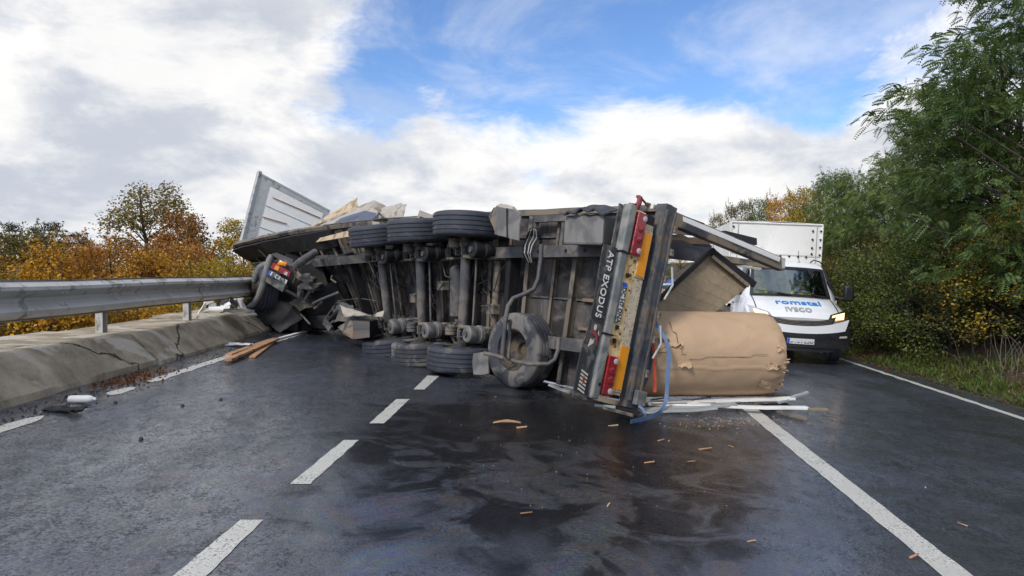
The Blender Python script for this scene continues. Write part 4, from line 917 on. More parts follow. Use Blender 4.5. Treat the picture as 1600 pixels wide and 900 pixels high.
# sill: heavy scuffed rear beam
MB().tb(-.08, .06, -.05, 2.52, .10, .29, dt=.12, jit=.012).build('rear_sill', MT['sill'], tr, smooth=35)
MB().tb(-.10, -.08, .03, 2.45, .25, .285, dt=.12, jit=.012).build('sill_edge', MT['sill'], tr, smooth=35)
MB().tb(-.10, -.08, .03, 2.45, .10, .125, dt=.12, jit=.010).build('sill_edge', MT['sill'], tr, smooth=35)
rbox('sill_block', 'toolbox', .0, .18, .06, .22, -.16, -.085, bevel=.01)
for t in (.35, .78, 1.1, 1.55, 1.9, 2.2):
    MB().tb(-.12, -.08, t, t + .09, .05, .10, jit=.02).build('hinge', MT['frame'], tr, bevel=.008)
for t in (.6, 1.35): MB().tube([T(-.10, t, .03), T(-.14, t + .2, -.02), T(-.11, t + .42, .02)], .014, 7).build('lashing_hook', MT['alu'], tr, smooth=50)
# red bent hose stub at the top corner
MB().tube([W(992, 329, 8.9), W(995, 323, 8.88), W(999, 316, 8.86), W(1000, 307, 8.86)], [.05, .045, .036, .035], 10).build('bent_bracket', MT['darkred'], tr, smooth=50)
MB().tube([W(994, 307, 8.86), W(1001, 307, 8.85)], .02, 6).build('bent_bracket', MT['frame'], tr)
MB().tube([W(1003, 311, 8.9), W(1010, 319, 9.0), W(1022, 322, 9.1)], .016, 6).build('lashing_hook', MT['frame'], tr)
# ---- rear upper corner post, reaching away to the roof, with what hangs from it
MB().beam(W(1024, 331, 9.05), W(1221, 414, 10.3), .12, .19, UZ).build('corner_post', MT['frame'], tr, bevel=.012)
MB().beam(W(1018, 322, 8.98), W(1217, 406, 10.18), .05, .075, UZ).build('post_cover', MT['alu_white'], tr, bevel=.008)
MB().beam(W(1010, 318, 9.02), W(1100, 350, 9.5), .06, .03, UZ).jitter(.02, 4).build('post_capping', MT['rust'], tr, bevel=.006)
MB().box(W(1221, 411, 10.28), (.06, .12, .16)).jitter(.02, 8).build('post_end', MT['alu'], tr)
MB().hexa([W(1026, 362, 9.2), W(1046, 352, 9.1), W(1046, 352, 9.5), W(1026, 362, 9.6), W(1026, 326, 9.2), W(1048, 328, 9.1), W(1048, 328, 9.5), W(1026, 326, 9.6)]).build('corner_bracket', MT['frame'], tr, bevel=.01)
MB().hexa([W(1028, 400, 9.3), W(1043, 392, 9.2), W(1043, 392, 9.6), W(1028, 400, 9.7), W(1034, 352, 9.3), W(1046, 350, 9.2), W(1046, 350, 9.6), W(1034, 352, 9.7)]).build('corner_bracket', MT['sill'], tr, bevel=.01)
MB().beam(W(1040, 358, 9.7), W(1090, 364, 10.2), .03, .10, UZ).build('lath', MT['lath'], tr); MB().beam(W(1040, 376, 9.9), W(1125, 376, 10.8), .035, .10, UZ).build('lath', MT['lath'], tr)
def curt(u, v):
    a = [(1036, 362), (1036, 403)]; b = [(1085, 366), (1150, 420)]
    p = W(*(1036, 366), 9.9).lerp(W(1095, 372, 10.8), u).lerp(W(1036, 399, 9.8).lerp(W(1158, 428, 10.6), u), v); return p + Vector((0, .12 * noise.noise(p * 1.6), .04 * noise.noise(p * 3)))
MB().sheet(curt, 16, 10, .01).build('side_curtain', MT['tarp_dark'], tr, smooth=50)
MB().beam(W(1040, 401, 9.9), W(1095, 407, 10.6), .02, .05, UZ).build('striped_rail', MT['alu_white'], tr)
MB().beam(W(1128, 404, 10.9), W(1218, 417, 10.45), .08, .10, UZ).build('roof_rail', MT['frame'], tr, bevel=.01); MB().beam(W(1138, 412, 10.9), W(1190, 421, 10.5), .03, .04, UZ).build('roof_rail', MT['alu'], tr, bevel=.006)
MB().beam(W(1130, 366, 10.5), W(1180, 378, 11.0), .06, .11, UZ).jitter(.02, 5).build('torn_rubber', MT['tarp_dark'], tr)
MB().tube([W(1117, 376, 10.3), W(1112, 390, 9.95)], .012, 6).build('lashing_hook', MT['alu'], tr)
# hanging side board with dark frame
bc = [W(1018, 486, 9.25), W(1102, 500, 9.55), W(1172, 445, 10.0), W(1111, 394, 9.8)]
MT['beige_board'] = mat('weathered_beige_board', (.30, .235, .15), .8, 0, .28, 3.2, (.13, .095, .06), 3.5, .45, .3, 14, edge=.2)
for k in range(6):                     # six boards of the panel, each its own piece, running along its long side
    q0, q1 = k / 6 + .0012, (k + 1) / 6 - .0012
    c = [bc[0].lerp(bc[3], q0), bc[1].lerp(bc[2], q0), bc[1].lerp(bc[2], q1), bc[0].lerp(bc[3], q1)]
    c = [p + Vector((0, random.uniform(-.004, .004), 0)) for p in c]
    o = quad_plate('plank', 'beige_board', c, .025, n=6, jit=.003); o.name = 'plank'
MB().beam(W(1012, 484, 9.2), W(1112, 391, 9.72), .05, .06).build('board_frame', MT['black'], tr, bevel=.006); MB().beam(W(1110, 391, 9.72), W(1179, 445, 9.95), .05, .09).build('board_frame', MT['black'], tr, bevel=.006)
MB().beam(W(1113, 400, 9.7), W(1170, 447, 9.9), .02, .05).jitter(.01, 6).build('board_frame', MT['plank_grey'], tr)

# ---- light side skirt, near the front, and lower clutter
MB().sheet(lambda u, v: W(449 + 99 * u, 386 - 26 * u + (3 - 2.4 * u) * 0 + v * (0.8 + 9 * u), 17.2 - 4.3 * u - .12 * v), 12, 3, .02).build('side_skirt', MT['tarp_buff'], tr, smooth=40)
for k in range(5):
    px = 505 + k * 14; MB().beam(W(px, 386 - k * 2.5, 15.3 - k * .45), W(px + 9, 402 - k * 2, 15.2 - k * .45), .03, .05).build('skirt_bracket', MT['frame'], tr)
quad_plate('lower_skirt', 'tarp', [W(540, 497, 13.2), W(600, 487, 12.6), W(599, 498, 12.45), W(530, 478, 13.8)], jit=.06, n=6)
quad_plate('lower_skirt', 'frame', [W(528, 512, 13.4), W(551, 528, 12.9), W(553, 506, 13.0), W(545, 500, 13.3)], jit=.03, n=4)
bx = MB().hexa([W(553, 531, 12.7), W(577, 528, 12.35), W(596, 520, 12.9), W(572, 523, 13.2), W(551, 500, 12.75), W(577, 502, 12.4), W(594, 499, 12.95), W(572, 499, 13.25)]).build('ribbed_box', MT['black'], tr, bevel=.015)
for k in range(10):
    q = (k + .5) / 10; MB().beam(W(553 + 24 * q, 530 - 3 * q, 12.64 - .35 * q), W(551 + 26 * q, 501 + 1.5 * q, 12.68 - .35 * q), .010, .04).build('rib', MT['frame_light'], bx)
quad_plate('lower_skirt', 'lath', [W(535, 520, 13.3), W(551, 530, 12.9), W(552, 519, 12.9), W(538, 511, 13.3)], n=2)
# landing leg torn off flat under the floor
for t in (.7, 1.8): MB().tb(9.9, 10.02, t, t + .12, .15, .75).tb(9.86, 10.06, t - .05, t + .17, .75, .79).build('landing_leg', MT['frame'], tr, bevel=.01)
quad_plate('torn_plate', 'frame_light', [W(512, 505, 14.3), W(560, 500, 13.4), W(552, 476, 14.0), W(530, 470, 14.6)], jit=.08, n=6)
MB().tube([W(505, 502, 14.2), W(528, 470, 14.6), W(560, 466, 14.5), W(590, 470, 13.4)], .01, 5).build('air_hose', MT['frame_light'], tr)

# ---- upright headboard at the trailer's front
hA, hB, hC, hD = W(376, 391, 19.3), W(406, 273, 19.9), W(515, 331, 21.0), W(490, 420, 20.6)
def hb(u, v, off=0.0):                # u across, v up
    p = hA.lerp(hD, u).lerp(hB.lerp(hC, u), v); nr = (hD - hA).cross(hB - hA).normalized(); nr = nr if nr.y < 0 else -nr
    return p + nr * off
MB().sheet(lambda u, v: hb(u, v), 6, 6, .05).build('headboard', MT['alu_white'], tr)
MB().sheet(lambda u, v: hb(.02 + .13 * u, v, .012), 2, 6, .01).build('headboard_strip', MT['alu_grey'], tr)
MB().sheet(lambda u, v: hb(.15 + .85 * u, .93 + .07 * v, .012), 6, 2, .01).build('headboard_strip', MT['alu_grey'], tr)
MB().sheet(lambda u, v: hb(.92 + .07 * u, v, .014), 2, 6, .01).build('headboard_strip', MT['alu_grey'], tr)
MB().beam(hb(-.01, -.02), hb(-.01, 1.04), .10, .12).build('headboard_post', MT['alu_grey'], tr, bevel=.012)
MB().beam(hb(.0, 1.01), hb(1, 1.01), .05, .07).build('headboard_post', MT['alu_grey'], tr, bevel=.01)
for v0, a, b in ((.80, .22, .90), (.50, .16, .48), (.2, .16, .3)): MB().beam(hb(a, v0, .02), hb(b, v0 + .035, .02), .012, .05, (0, -1, 0)).jitter(.004, 5).build('headboard_slot', MT['orange_wood'], tr)
for v0 in (.36, .66): MB().beam(hb(.16, v0, .008), hb(.92, v0, .008), .004, .03, (0, -1, 0)).build('headboard_seam', MT['alu_grey'], tr)
# ---- crumpled tarpaulins over the top edge
def poly_at(pts, u):
    k = u * (len(pts) - 1); i = min(int(k), len(pts) - 2); return Vector(pts[i]).lerp(Vector(pts[i + 1]), k - i)
def cloth(name, mt, bot, top, nu=28, nv=10, amp=.12, fs=1.6, back=.5, seed=0, th=.012):
    def fn(u, v):
        a = poly_at(bot, u); b = poly_at(top, u); p = W(*a).lerp(W(*b), v) + Vector((0, back * v, 0))
        q = p * fs + Vector((seed * 5, 0, 0)); fold = abs(noise.noise(Vector((u * 7 + seed, v * 1.5, 0))))
        e = math.sin(PI * min(1, v * 1.0)) * .8 + .2
        return p + Vector((noise.noise(q) * amp * .4, (fold - .25) * amp * 3 * e + noise.noise(q * 2.3) * amp * .5, noise.noise(q + Vector((0, 9, 0))) * amp * .35 * e))
    return MB().sheet(fn, nu, nv, th).build(name, MT[mt], tr, smooth=60)
cloth('tarpaulin', 'tarp', [(468, 368, 17.5), (510, 354, 16.5), (560, 345, 15.2), (600, 340, 14.3), (630, 337, 13.6)], [(470, 355, 17.8), (515, 338, 16.9), (578, 309, 15.6), (598, 320, 14.8), (621, 313, 14.0)], amp=.16, seed=1)
cloth('tarpaulin', 'tarp_buff', [(480, 357, 18.0), (520, 340, 17.2), (560, 325, 16.6)], [(484, 352, 18.3), (530, 322, 17.4), (556, 307, 16.9)], amp=.08, seed=2, back=.2)
cloth('tarpaulin', 'tarp', [(596, 340, 14.0), (612, 341, 13.8), (629, 340, 13.5)], [(592, 320, 14.2), (608, 318, 14.0), (629, 315, 13.7)], amp=.10, seed=4, nu=14)
cloth('tarpaulin', 'tarp_blue', [(514, 352, 15.9), (545, 349, 15.2), (585, 342, 14.3)], [(527, 339, 16.0), (566, 327, 15.2), (584, 331, 14.5)], amp=.07, seed=3, back=.3, nu=16)
cloth('tarpaulin', 'tarp_dark', [(575, 346, 13.9), (590, 343, 13.6), (606, 341, 13.3)], [(583, 341, 13.9), (591, 330, 13.7), (600, 339, 13.5)], amp=.04, seed=7, nu=10, back=.1)
cloth('torn_fringe', 'tarp', [(440, 372, 18.6), (500, 357, 16.8), (560, 350, 15.0), (620, 342, 13.4), (700, 336, 11.7), (770, 334, 10.8)], [(446, 367, 18.6), (505, 350, 16.9), (565, 345, 15.1), (625, 338, 13.5), (700, 333, 11.8), (770, 331, 10.9)], amp=.05, fs=5, seed=5, nu=70, nv=3, back=.1)
rr = random.Random(9)
for k in range(34):
    px = rr.uniform(400, 760); q = (px - 400) / 360; y = 385 - 48 * q ** .62; D = 18.8 - 8.2 * q ** .8
    a = W(px, y - 2, D); b = a + Vector((rr.uniform(-.35, .35), rr.uniform(-.1, .2), rr.uniform(.0, .14)))
    MB().beam(a, b, rr.uniform(.01, .03), rr.uniform(.03, .10)).jitter(.03, 6, k).build('torn_strip', MT[rr.choice(['alu_grey', 'tarp', 'frame', 'lath', 'tarp', 'darkred'] )], tr)
quad_plate('torn_strip', 'plank_grey', [W(400, 384, 19.0), W(421, 375, 18.7), W(424, 372, 18.7), W(406, 379, 19.0)], .03, n=2)

# ================================================================== LOAD, STRAPS, DEBRIS
# paper roll
ra0 = Vector((1.60, 9.12, .56)); ra1 = Vector((3.50, 9.36, .52)); RR = .575
ax = (ra1 - ra0); RL = ax.length; xx, yy, aa = basis(ax, UZ)
roll = thing('paper_roll', 'huge brown paper roll lying half out of the trailer, wrapping torn at its right end', 'paper roll', (2.5, 9.3, .06))
def rs(phi, a, r): return ra0 + aa * a + (xx * math.cos(phi) + yy * math.sin(phi)) * r
def wrap(phi, a):
    p = Vector((math.cos(phi) * 2, math.sin(phi) * 2, a * 2.2)); r = RR + .005 * noise.noise(p) + .003 * noise.noise(p * 3.1)
    r -= .015 * max(0, noise.noise(p * 1.2 + Vector((7, 0, 0))) - .2)
    r += .012 * math.exp(-((phi - 3.35 - .02 * math.sin(a * 8)) / .02) ** 2)         # the overlapping seam
    crumple = max(0, (a / RL - .86) / .14); r += crumple * (.02 * noise.noise(Vector((phi * 6, a * 9, 0))) - .045 * crumple * crumple)
    return r
n1, n2 = 160, 60; m = MB(); V = [rs(2 * PI * i / n1, RL * j / n2, wrap(2 * PI * i / n1, RL * j / n2)) for j in range(n2 + 1) for i in range(n1)]
m.add(V, [(j * n1 + i, j * n1 + (i + 1) % n1, (j + 1) * n1 + (i + 1) % n1, (j + 1) * n1 + i) for j in range(n2) for i in range(n1)])
m.build('wrapping', MT['kraft'], roll, smooth=60)
for a, s in ((RL + .002, 1), (-.002, -1)):
    MB().lathe([(.045, 0), (.045, .01), (.30, .012 ), (.525, .01), (.53, 0)], ra0 + aa * (a - .02 * s), aa * s, 60).build('paper_end', MT['kraft_in'], roll, smooth=30)
# torn scraps: each a curled sheet lifting off the surface
def scrap(phi, a, dphi, da, lift, mt='kraft_in', seed=0, nu=8, nv=6):
    def fn(u, v):
        ph = phi + dphi * (u - .5) * (1 - .5 * v) + .1 * noise.noise(Vector((u * 3, v * 3, seed))); al = a + da * v + .03 * noise.noise(Vector((u * 4, v * 4, seed + 5)))
        return rs(ph, min(al, RL + .08), RR + .008 + lift * (v * u) ** 1.0 + .012 * noise.noise(Vector((u * 5, v * 5, seed + 9))))
    return MB().sheet(fn, nu, nv, .003).build('torn_paper', MT[mt], roll, smooth=50)
def phi_of(px, py, D=8.8):            # angle and distance along the roll of a pixel on its near face
    best = None
    for i in range(120):
        ph = 2 * PI * i / 120
        for j in range(41):
            a = RL * j / 40; p = rs(ph, a, RR)
            nrm = (p - (ra0 + aa * a))
            if nrm.y > .15: continue
            f = p.y * _c - (p.z - CAMH) * _s; u = p.y * _s + (p.z - CAMH) * _c; e = (800 + FPX * p.x / f - px) ** 2 + (450 - FPX * u / f - py) ** 2
            if best is None or e < best[0]: best = (e, ph, a)
    return best[1], best[2]
for k, (px, py, dp, da, lf, mt) in enumerate([(1058, 568, .16, .16, .06, 'kraft_in'), (1040, 540, .10, .20, .04, 'kraft_in'), (1198, 572, .16, .14, .03, 'kraft_in'), (1210, 572, .10, .08, .03, 'kraft_dark'), (1028, 530, .08, .12, .03, 'kraft_dark'), (1185, 600, .30, .16, .015, 'kraft'), (1216, 545, .08, .06, .03, 'kraft_in')]):
    ph, a = phi_of(px, py); scrap(ph, a, dp, da, lf, mt, k)
# creases: raised torn ridges
def crease(pts, w=.012, mt='kraft_dark', h=.010):
    P = []
    for i in range(len(pts) - 1):
        for q in range(5):
            px = pts[i][0] + (pts[i + 1][0] - pts[i][0]) * q / 5; py = pts[i][1] + (pts[i + 1][1] - pts[i][1]) * q / 5; ph, a = phi_of(px + random.uniform(-.4, .4), py + random.uniform(-.3, .3)); P.append(rs(ph, a, RR + h))
    if len(P) > 3: MB().tube(P, [random.uniform(.4, 1.) * w for _ in P], 5).build('crease', MT[mt], roll, smooth=60)
crease([(1046, 505), (1056, 525), (1062, 545), (1070, 558)], .006); crease([(1062, 545), (1066, 538)], .006); crease([(1024, 546), (1058, 536)], .006, 'kraft_in')
crease([(1068, 538), (1090, 540), (1120, 538), (1150, 541)], .004); crease([(1076, 561), (1120, 558), (1170, 556), (1205, 553)], .004); crease([(1018, 518), (1030, 524)], .005, 'kraft_in'); crease([(1020, 550), (1046, 548)], .010, 'kraft_in')
rr = random.Random(12)
for k in range(20):                    # frayed tufts round the rim
    ph = rr.choice([rr.gauss(3.35, .16), rr.gauss(3.9, .12)]); c = rs(ph, RL - rr.uniform(0, .05), RR - .04); d = (c - (ra0 + aa * RL)).normalized()
    MB().tube([c, c + d * rr.uniform(.0, .015) + aa * rr.uniform(.01, .03), c + d * rr.uniform(.0, .03) + aa * rr.uniform(.02, .055) + UZ * rr.uniform(-.02, .02)], [.012, .009, .004], 4).build('paper_tuft', MT[rr.choice(['kraft_dark', 'kraft_in', 'kraft_in'])], roll)
# straps
def strap(name, mt, pts, w, label, face=(0, -1, 0)):
    P = [W(*p) for p in pts]; D = []
    for i in range(len(P) - 1):
        p0, p1, p2, p3 = P[max(i - 1, 0)], P[i], P[i + 1], P[min(i + 2, len(P) - 1)]
        for q in range(6):
            t = q / 6; D.append(.5 * ((2 * p1) + (p2 - p0) * t + (2 * p0 - 5 * p1 + 4 * p2 - p3) * t * t + (3 * p1 - p0 - 3 * p2 + p3) * t ** 3))
    D.append(P[-1]); m = MB(); V = []
    for i, p in enumerate(D):
        t = (D[min(i + 1, len(D) - 1)] - D[max(i - 1, 0)]).normalized(); f = Vector(face); tw = .5 * math.sin(i * .13)
        s = t.cross(f).normalized() * math.cos(tw) + f * math.sin(tw) * .6; nn = s.cross(t).normalized()
        V += [p + s * w / 2, p - s * w / 2, p - s * w / 2 + nn * .004, p + s * w / 2 + nn * .004]
    m.add(V, [(i * 4 + a, i * 4 + (a + 1) % 4, (i + 1) * 4 + (a + 1) % 4, (i + 1) * 4 + a) for i in range(len(D) - 1) for a in range(4)] + [(0, 1, 2, 3), tuple(len(V) - 4 + q for q in (3, 2, 1, 0))])
    return tag(m.build(name, MT[mt], smooth=60), label, 'strap', 'lashing straps at the rear of the trailer')
strap('lashing_strap', 'strap_blue', [(1018, 494, 8.55), (1026, 508, 8.5), (1035, 522, 8.45), (1042, 536, 8.42), (1045, 556, 8.4), (1043, 590, 8.38), (1041, 622, 8.36), (1034, 640, 8.2), (1022, 649, 7.9), (1004, 655, 7.7), (985, 659, 7.55)], .052, 'long light blue strap hanging over the roll and trailing onto the road')
strap('lashing_strap', 'strap_red', [(1014, 512, 8.58), (1019, 530, 8.54), (1022, 560, 8.5), (1023, 590, 8.48), (1023, 613, 8.46)], .040, 'red strap hanging down the left end of the paper roll')
strap('lashing_strap', 'strap_slate', [(1014, 525, 8.6), (1017, 545, 8.57), (1016, 570, 8.54), (1009, 595, 8.52), (997, 614, 8.5)], .045, 'dark slate strap curving down beside the rear sill')
strap('lashing_strap', 'strap_blue', [(998, 634, 8.1), (1005, 640, 8.05), (1008, 650, 7.9), (1003, 656, 7.7)], .03, 'short bluish strap end lying at the foot of the sill')
# aluminium slats and planks crushed under the roll
def slat(mt, a, b, w, h, label, name='side_slat', jit=.008, cat='slat', grp='broken slats under the paper roll'):
    m = MB(); A, B = W(*a), W(*b); n = 8
    m.sheet(lambda u, v: A.lerp(B, u) + Vector((0, (v - .5) * w, 0)) + UZ * (.02 * noise.noise(A * 3 + Vector((u * 3, 0, 0)))), n, 1, h)
    return tag(m.build(name, MT[mt], bevel=.003), label, cat, grp)
slat('alu_white', (1000, 631, 8.75), (1240, 620, 9.05), .14, .03, 'longest white slat directly under the paper roll')
slat('alu_white', (1012, 628, 8.55), (1262, 636, 8.5), .11, .03, 'white slat crossing in front of the others with a dark splintered end')
slat('alu', (996, 639, 8.35), (1150, 630, 8.55), .13, .03, 'grey slat at the front left of the broken pile')
slat('alu_grey', (1004, 645, 8.2), (1120, 638, 8.35), .09, .02, 'thin grey slat lowest at the left of the pile')
slat('plank', (993, 630, 8.6), (1040, 625, 8.8), .08, .04, 'short orange brown plank by the foot of the sill')
slat('plank_grey', (1190, 612, 9.4), (1236, 616, 9.3), .16, .05, 'short grey board behind the right end of the roll')
slat('frame', (1180, 632, 8.8), (1258, 651, 8.15), .10, .04, 'dark bent rail sticking out at the lower right of the pile')
slat('alu', (1215, 628, 8.9), (1262, 611, 9.2), .07, .03, 'short upturned metal strip at the right of the pile')
slat('plank_grey', (1262, 637, 8.46), (1293, 638, 8.4), .06, .03, 'splintered dark tip of wood at the right end of the pile')
slat('black', (1170, 630, 9.2), (1235, 633, 9.1), .3, .06, 'black rubber scrap under the slats right of the roll')
quad = [W(1005, 641, 8.3), W(1235, 632, 8.7), W(1235, 622, 9.4), W(1002, 628, 9.1)]
for k in range(16):
    a = quad[0].lerp(quad[1], random.random()).lerp(quad[3].lerp(quad[2], random.random()), random.random()); a.z = f_road(a.x) + random.uniform(.02, .09)
    b = a + Vector((random.uniform(-.5, .5), random.uniform(-.15, .15), random.uniform(-.02, .03)))
    tag(MB().beam(a, b, random.uniform(.02, .05), random.uniform(.008, .02), UZ).jitter(.015, 5, k).build('broken_strip', MT[random.choice(['alu', 'alu_grey', 'plank_grey', 'frame', 'alu_white'])]), 'bent metal or wood strip in the flattened pile under the roll', 'strip', 'bent strips under the roll')
# dark frame debris at the foot of the rear end
for k, (a, b, mt, lab) in enumerate([((905, 624, 8.3), (1000, 645, 7.9), 'black', 'long dark broken bar along the foot of the rear end'), ((930, 633, 8.1), (962, 636, 8.0), 'alu', 'small shiny splinter below the lower tail lamp'), ((942, 637, 8.0), (990, 650, 7.75), 'frame', 'dark bar in front of the sill foot'), ((858, 601, 9.2), (890, 612, 8.8), 'alu_grey', 'thin rail lying behind the rubber flap')]):
    A, B = W(*a), W(*b)
    for P in (A, B): P.z = max(P.z, f_road(P.x) + .02)
    tag(MB().beam(A, B, .035, .03, UZ).jitter(.02, 7, k).build('broken_bar', MT[mt]), lab, 'bar', 'broken bars at the rear end')
# loose planks by the kerb
def road_plank(a, b, w, h, dz, label, mt='plank'):
    A, B = G(*a), G(*b); A.z += dz + h / 2; B.z += dz + h / 2
    tag(MB().beam(A, B, w, h, UZ).build('plank', MT[mt], bevel=.004), label, 'plank', 'loose planks near the kerb')
road_plank((357, 556), (430, 530), .11, .035, .0, 'left one of the fresh planks by the kerb, partly under another')
road_plank((356, 568), (432, 534), .11, .035, .036, 'middle fresh plank lying on top of the others by the kerb')
road_plank((394, 560), (424, 537), .10, .030, .002, 'short right plank of the three near the kerb')
A = G(432, 531); B = G(500, 513); tag(MB().beam(A + UZ * .02, B + UZ * .03, .09, .02, UZ).build('pale_slat', MT['alu_white']), 'pale slat running from the fresh planks towards the wreck', 'slat')
c = G(498, 516)
tag(MB().sheet(lambda u, v: c + Vector(((u - .5) * .5, (v - .5) * .7, .05 + .05 * noise.noise(Vector((u * 3, v * 3, 0))))), 6, 6, .01).build('plastic_sheet', MT['paper'], smooth=50), 'crumpled pale blue white sheet on the road below the wreck', 'plastic sheet')
c = G(133, 631); tag(MB().lathe([(.001, 0), (.035, .01), (.04, .03), (.04, .20), (.03, .235), (.015, .25), (.015, .27), (.001, .27)], c + Vector((-.17, 0, .045)), Vector((1, .08, 0)), 14).build('plastic_bottle', MT['paper'], smooth=40), 'white plastic bottle lying by the left edge line', 'bottle')
c = G(102, 643); tag(MB().sheet(lambda u, v: c + Vector(((u - .5) * .34, (v - .5) * .16, .03 + .05 * noise.noise(Vector((u * 4, v * 4, 3))))), 8, 5, .015).build('rubber_scrap', MT['black']), 'black rubber scrap lying beside the kerb, near the bottle', 'scrap')
c = G(372, 541); tag(MB().sheet(lambda u, v: c + Vector(((u - .5) * .45, (v - .5) * .2, .04 + .05 * noise.noise(Vector((u * 5, v * 4, 8))))), 8, 5, .01).build('paper_scrap', MT['paper'], smooth=50), 'crumpled white scrap between the kerb and the fresh planks', 'scrap')
c = G(792, 664); tag(MB().sheet(lambda u, v: c + Vector(((u - .5) * .30, (v - .5) * .09 * (1 - abs(u - .5) * 1.6), .03 + .02 * math.sin(PI * u))), 8, 3, .01).build('wood_splinter', MT['chip'], smooth=40), 'largest orange wood splinter on the wet road in front of the trailer', 'splinter', 'wood splinters on the road')
for px, py, l, a, lab in [(815, 669, .13, .2, 'thin splinter just right of the largest orange one'), (774, 621, .06, 0, 'small white chip below the lower wheels'), (957, 665, .16, .1, 'pale splinter below the tail lamps'), (1033, 689, .1, .6, 'pale chip right of centre below the straps'), (1045, 690, .06, 1, 'tiny tan chip beside the pale chip'), (1102, 702, .17, .05, 'long thin splinter left of the centre line'), (1081, 723, .08, 0, 'short splinter below the long thin one'),
                            (1015, 724, .12, .05, 'flat splinter in the orange reflection'), (1142, 698, .08, 2., 'small tan flake near the centre line'), (950, 790, .06, 1., 'small pale flake alone on the dark road'), (823, 804, .09, .3, 'tan flake at the lower middle'), (1174, 846, .08, .2, 'brown chip low in the picture left of the line'), (1427, 872, .09, .5, 'tan chip at the lower right beyond the line'), (1505, 822, .07, 2.3, 'brown leaf scrap at the right below the line'), (1447, 762, .06, 1., 'pale flake right of the centre line')]:
    c = G(px, py); d = Vector((math.cos(a), math.sin(a), 0)) * l / 2; tag(MB().beam(c - d * .8 + UZ * .006, c + d * .8 + UZ * .010, l * .16, .006, UZ).jitter(.02, 11, px).build('wood_splinter', MT[random.choice(['chip', 'kraft_in', 'plank'])]), lab, 'splinter', 'wood splinters on the road')
for px, py, r, lab in [(220, 687, .020, 'black stone on the left lane'), (285, 635, .02, 'small dark stone near the left line'), (180, 630, .02, 'tiny dark stone by the kerb'), (345, 625, .018, 'small dark stone in the middle of the left lane'), (890, 690, .015, 'tiny stone on the dark patch of wet road')]:
    c = G(px, py); m = MB(); bm = bmesh.new(); bmesh.ops.create_icosphere(bm, subdivisions=2, radius=r); m.add([c + v.co * (1 + .35 * noise.noise(v.co * 40)) + UZ * r * .4 for v in bm.verts], [tuple(v.index for v in f.verts) for f in bm.faces]); bm.free(); tag(m.build('stone', MT['mudstone'], smooth=60), lab, 'stone', 'stones on the road')
# fine chips: uncountable
m = MB(); rr = random.Random(4)
for k in range(190):
    if k < 130: px = rr.gauss(1150, 55); py = rr.gauss(660, 5)
    else: px = rr.uniform(700, 1300); py = rr.uniform(600, 800)
    if py < 590: continue
    c = G(px, py); a = rr.uniform(0, 6); s = rr.uniform(.003, .011) if k < 130 else rr.uniform(.002, .004); d = Vector((math.cos(a), math.sin(a), 0)) * s; e = Vector((-d.y, d.x, 0)) * .4; c += UZ * .008
    m.hexa([c - d - e - UZ * .006, c + d - e - UZ * .006, c + d + e - UZ * .006, c - d + e - UZ * .006, c - d - e, c + d - e, c + d + e, c - d + e])
o = m.build('wood_crumbs', MT['kraft']); o['kind'] = 'stuff'
m = MB()
for k in range(420):
    px = rr.uniform(-50, 500); py = 652 - .3 * px + rr.gauss(8, 7)
    c = G(px, py)
    if c.x + .042 * c.y < -4.42: continue
    s = rr.uniform(.006, .02); a = rr.uniform(0, 6); m.add([c + Vector((math.cos(a + q * 2.1) * s, math.sin(a + q * 2.1) * s, 0)) for q in range(3)] + [c + UZ * s], [(0, 1, 3), (1, 2, 3), (2, 0, 3), (2, 1, 0)])
o = m.build('road_grit', MT['mudstone']); o['kind'] = 'stuff'

# ================================================================== THE TRACTOR UNDER THE TRAILER
tk = thing('wrecked_tractor', 'crushed dark truck tractor lying against the kerb and barrier under the trailer front', 'truck', G(440, 520))
Dk = 14.3; cw = W(413, 452, Dk + .35)
wheel(cw, Vector((-.82, -.55, .12)), UZ, tk, TY)
ww = wheel(W(455, 470, Dk + 1.3), Vector((-.93, -.36, .05)), UZ, tk)
ctr = W(416, 452, Dk - .1)
arc = []
quad_plate('mudguard_panel', 'flap', [W(416, 438, Dk - .25), W(443, 455, Dk - .45), W(449, 447, Dk - .43), W(419, 426, Dk - .24)], .05, tk, n=3)
MB().tube([W(425, 400, Dk - .15), W(421, 408, Dk - .2), W(416, 425, Dk - .25), W(411, 445, Dk - .25), W(405, 462, Dk - .2), W(397, 475, Dk - .1), W(388, 480, Dk)], [.07, .075, .07, .07, .065, .06, .05], 12).build('mudguard', MT['toolbox'], tk, smooth=60)
MB().tube([W(420, 412, Dk), W(410, 416, Dk + .1), W(401, 428, Dk + .15), W(397, 440, Dk + .2)], [.07, .075, .07, .05], 12).build('mudguard', MT['toolbox'], tk, smooth=60)
def px_quad(c, D, dz=0): return [W(x, y, D + dz) for x, y in c]
quad_plate('lamp_bracket', 'frame_light', px_quad([(423, 397), (455, 418), (458, 406), (430, 395)], Dk - .25), .10, tk, n=2)
quad_plate('lamp_lens', 'orange_lamp', px_quad([(432, 413), (446, 416), (448, 410), (437, 407)], Dk - .36), .05, tk, n=3, bulge=.02)
tl = quad_plate('tail_lamp', 'red_lamp', px_quad([(422, 418), (451, 433), (454, 425), (427, 410)], Dk - .42), .08, tk, n=3)
quad_plate('lens', 'orange_lamp', px_quad([(428, 420), (434, 423), (437, 417), (431, 414)], Dk - .43), .02, tl, n=1); quad_plate('lens', 'clear_lamp', px_quad([(443, 428), (448, 431), (450, 426), (446, 424)], Dk - .43), .02, tl, n=1)
pc = [Vector(q) for q in px_quad([(418, 428), (447, 443.5), (449, 438), (421, 422)], Dk - .46)]
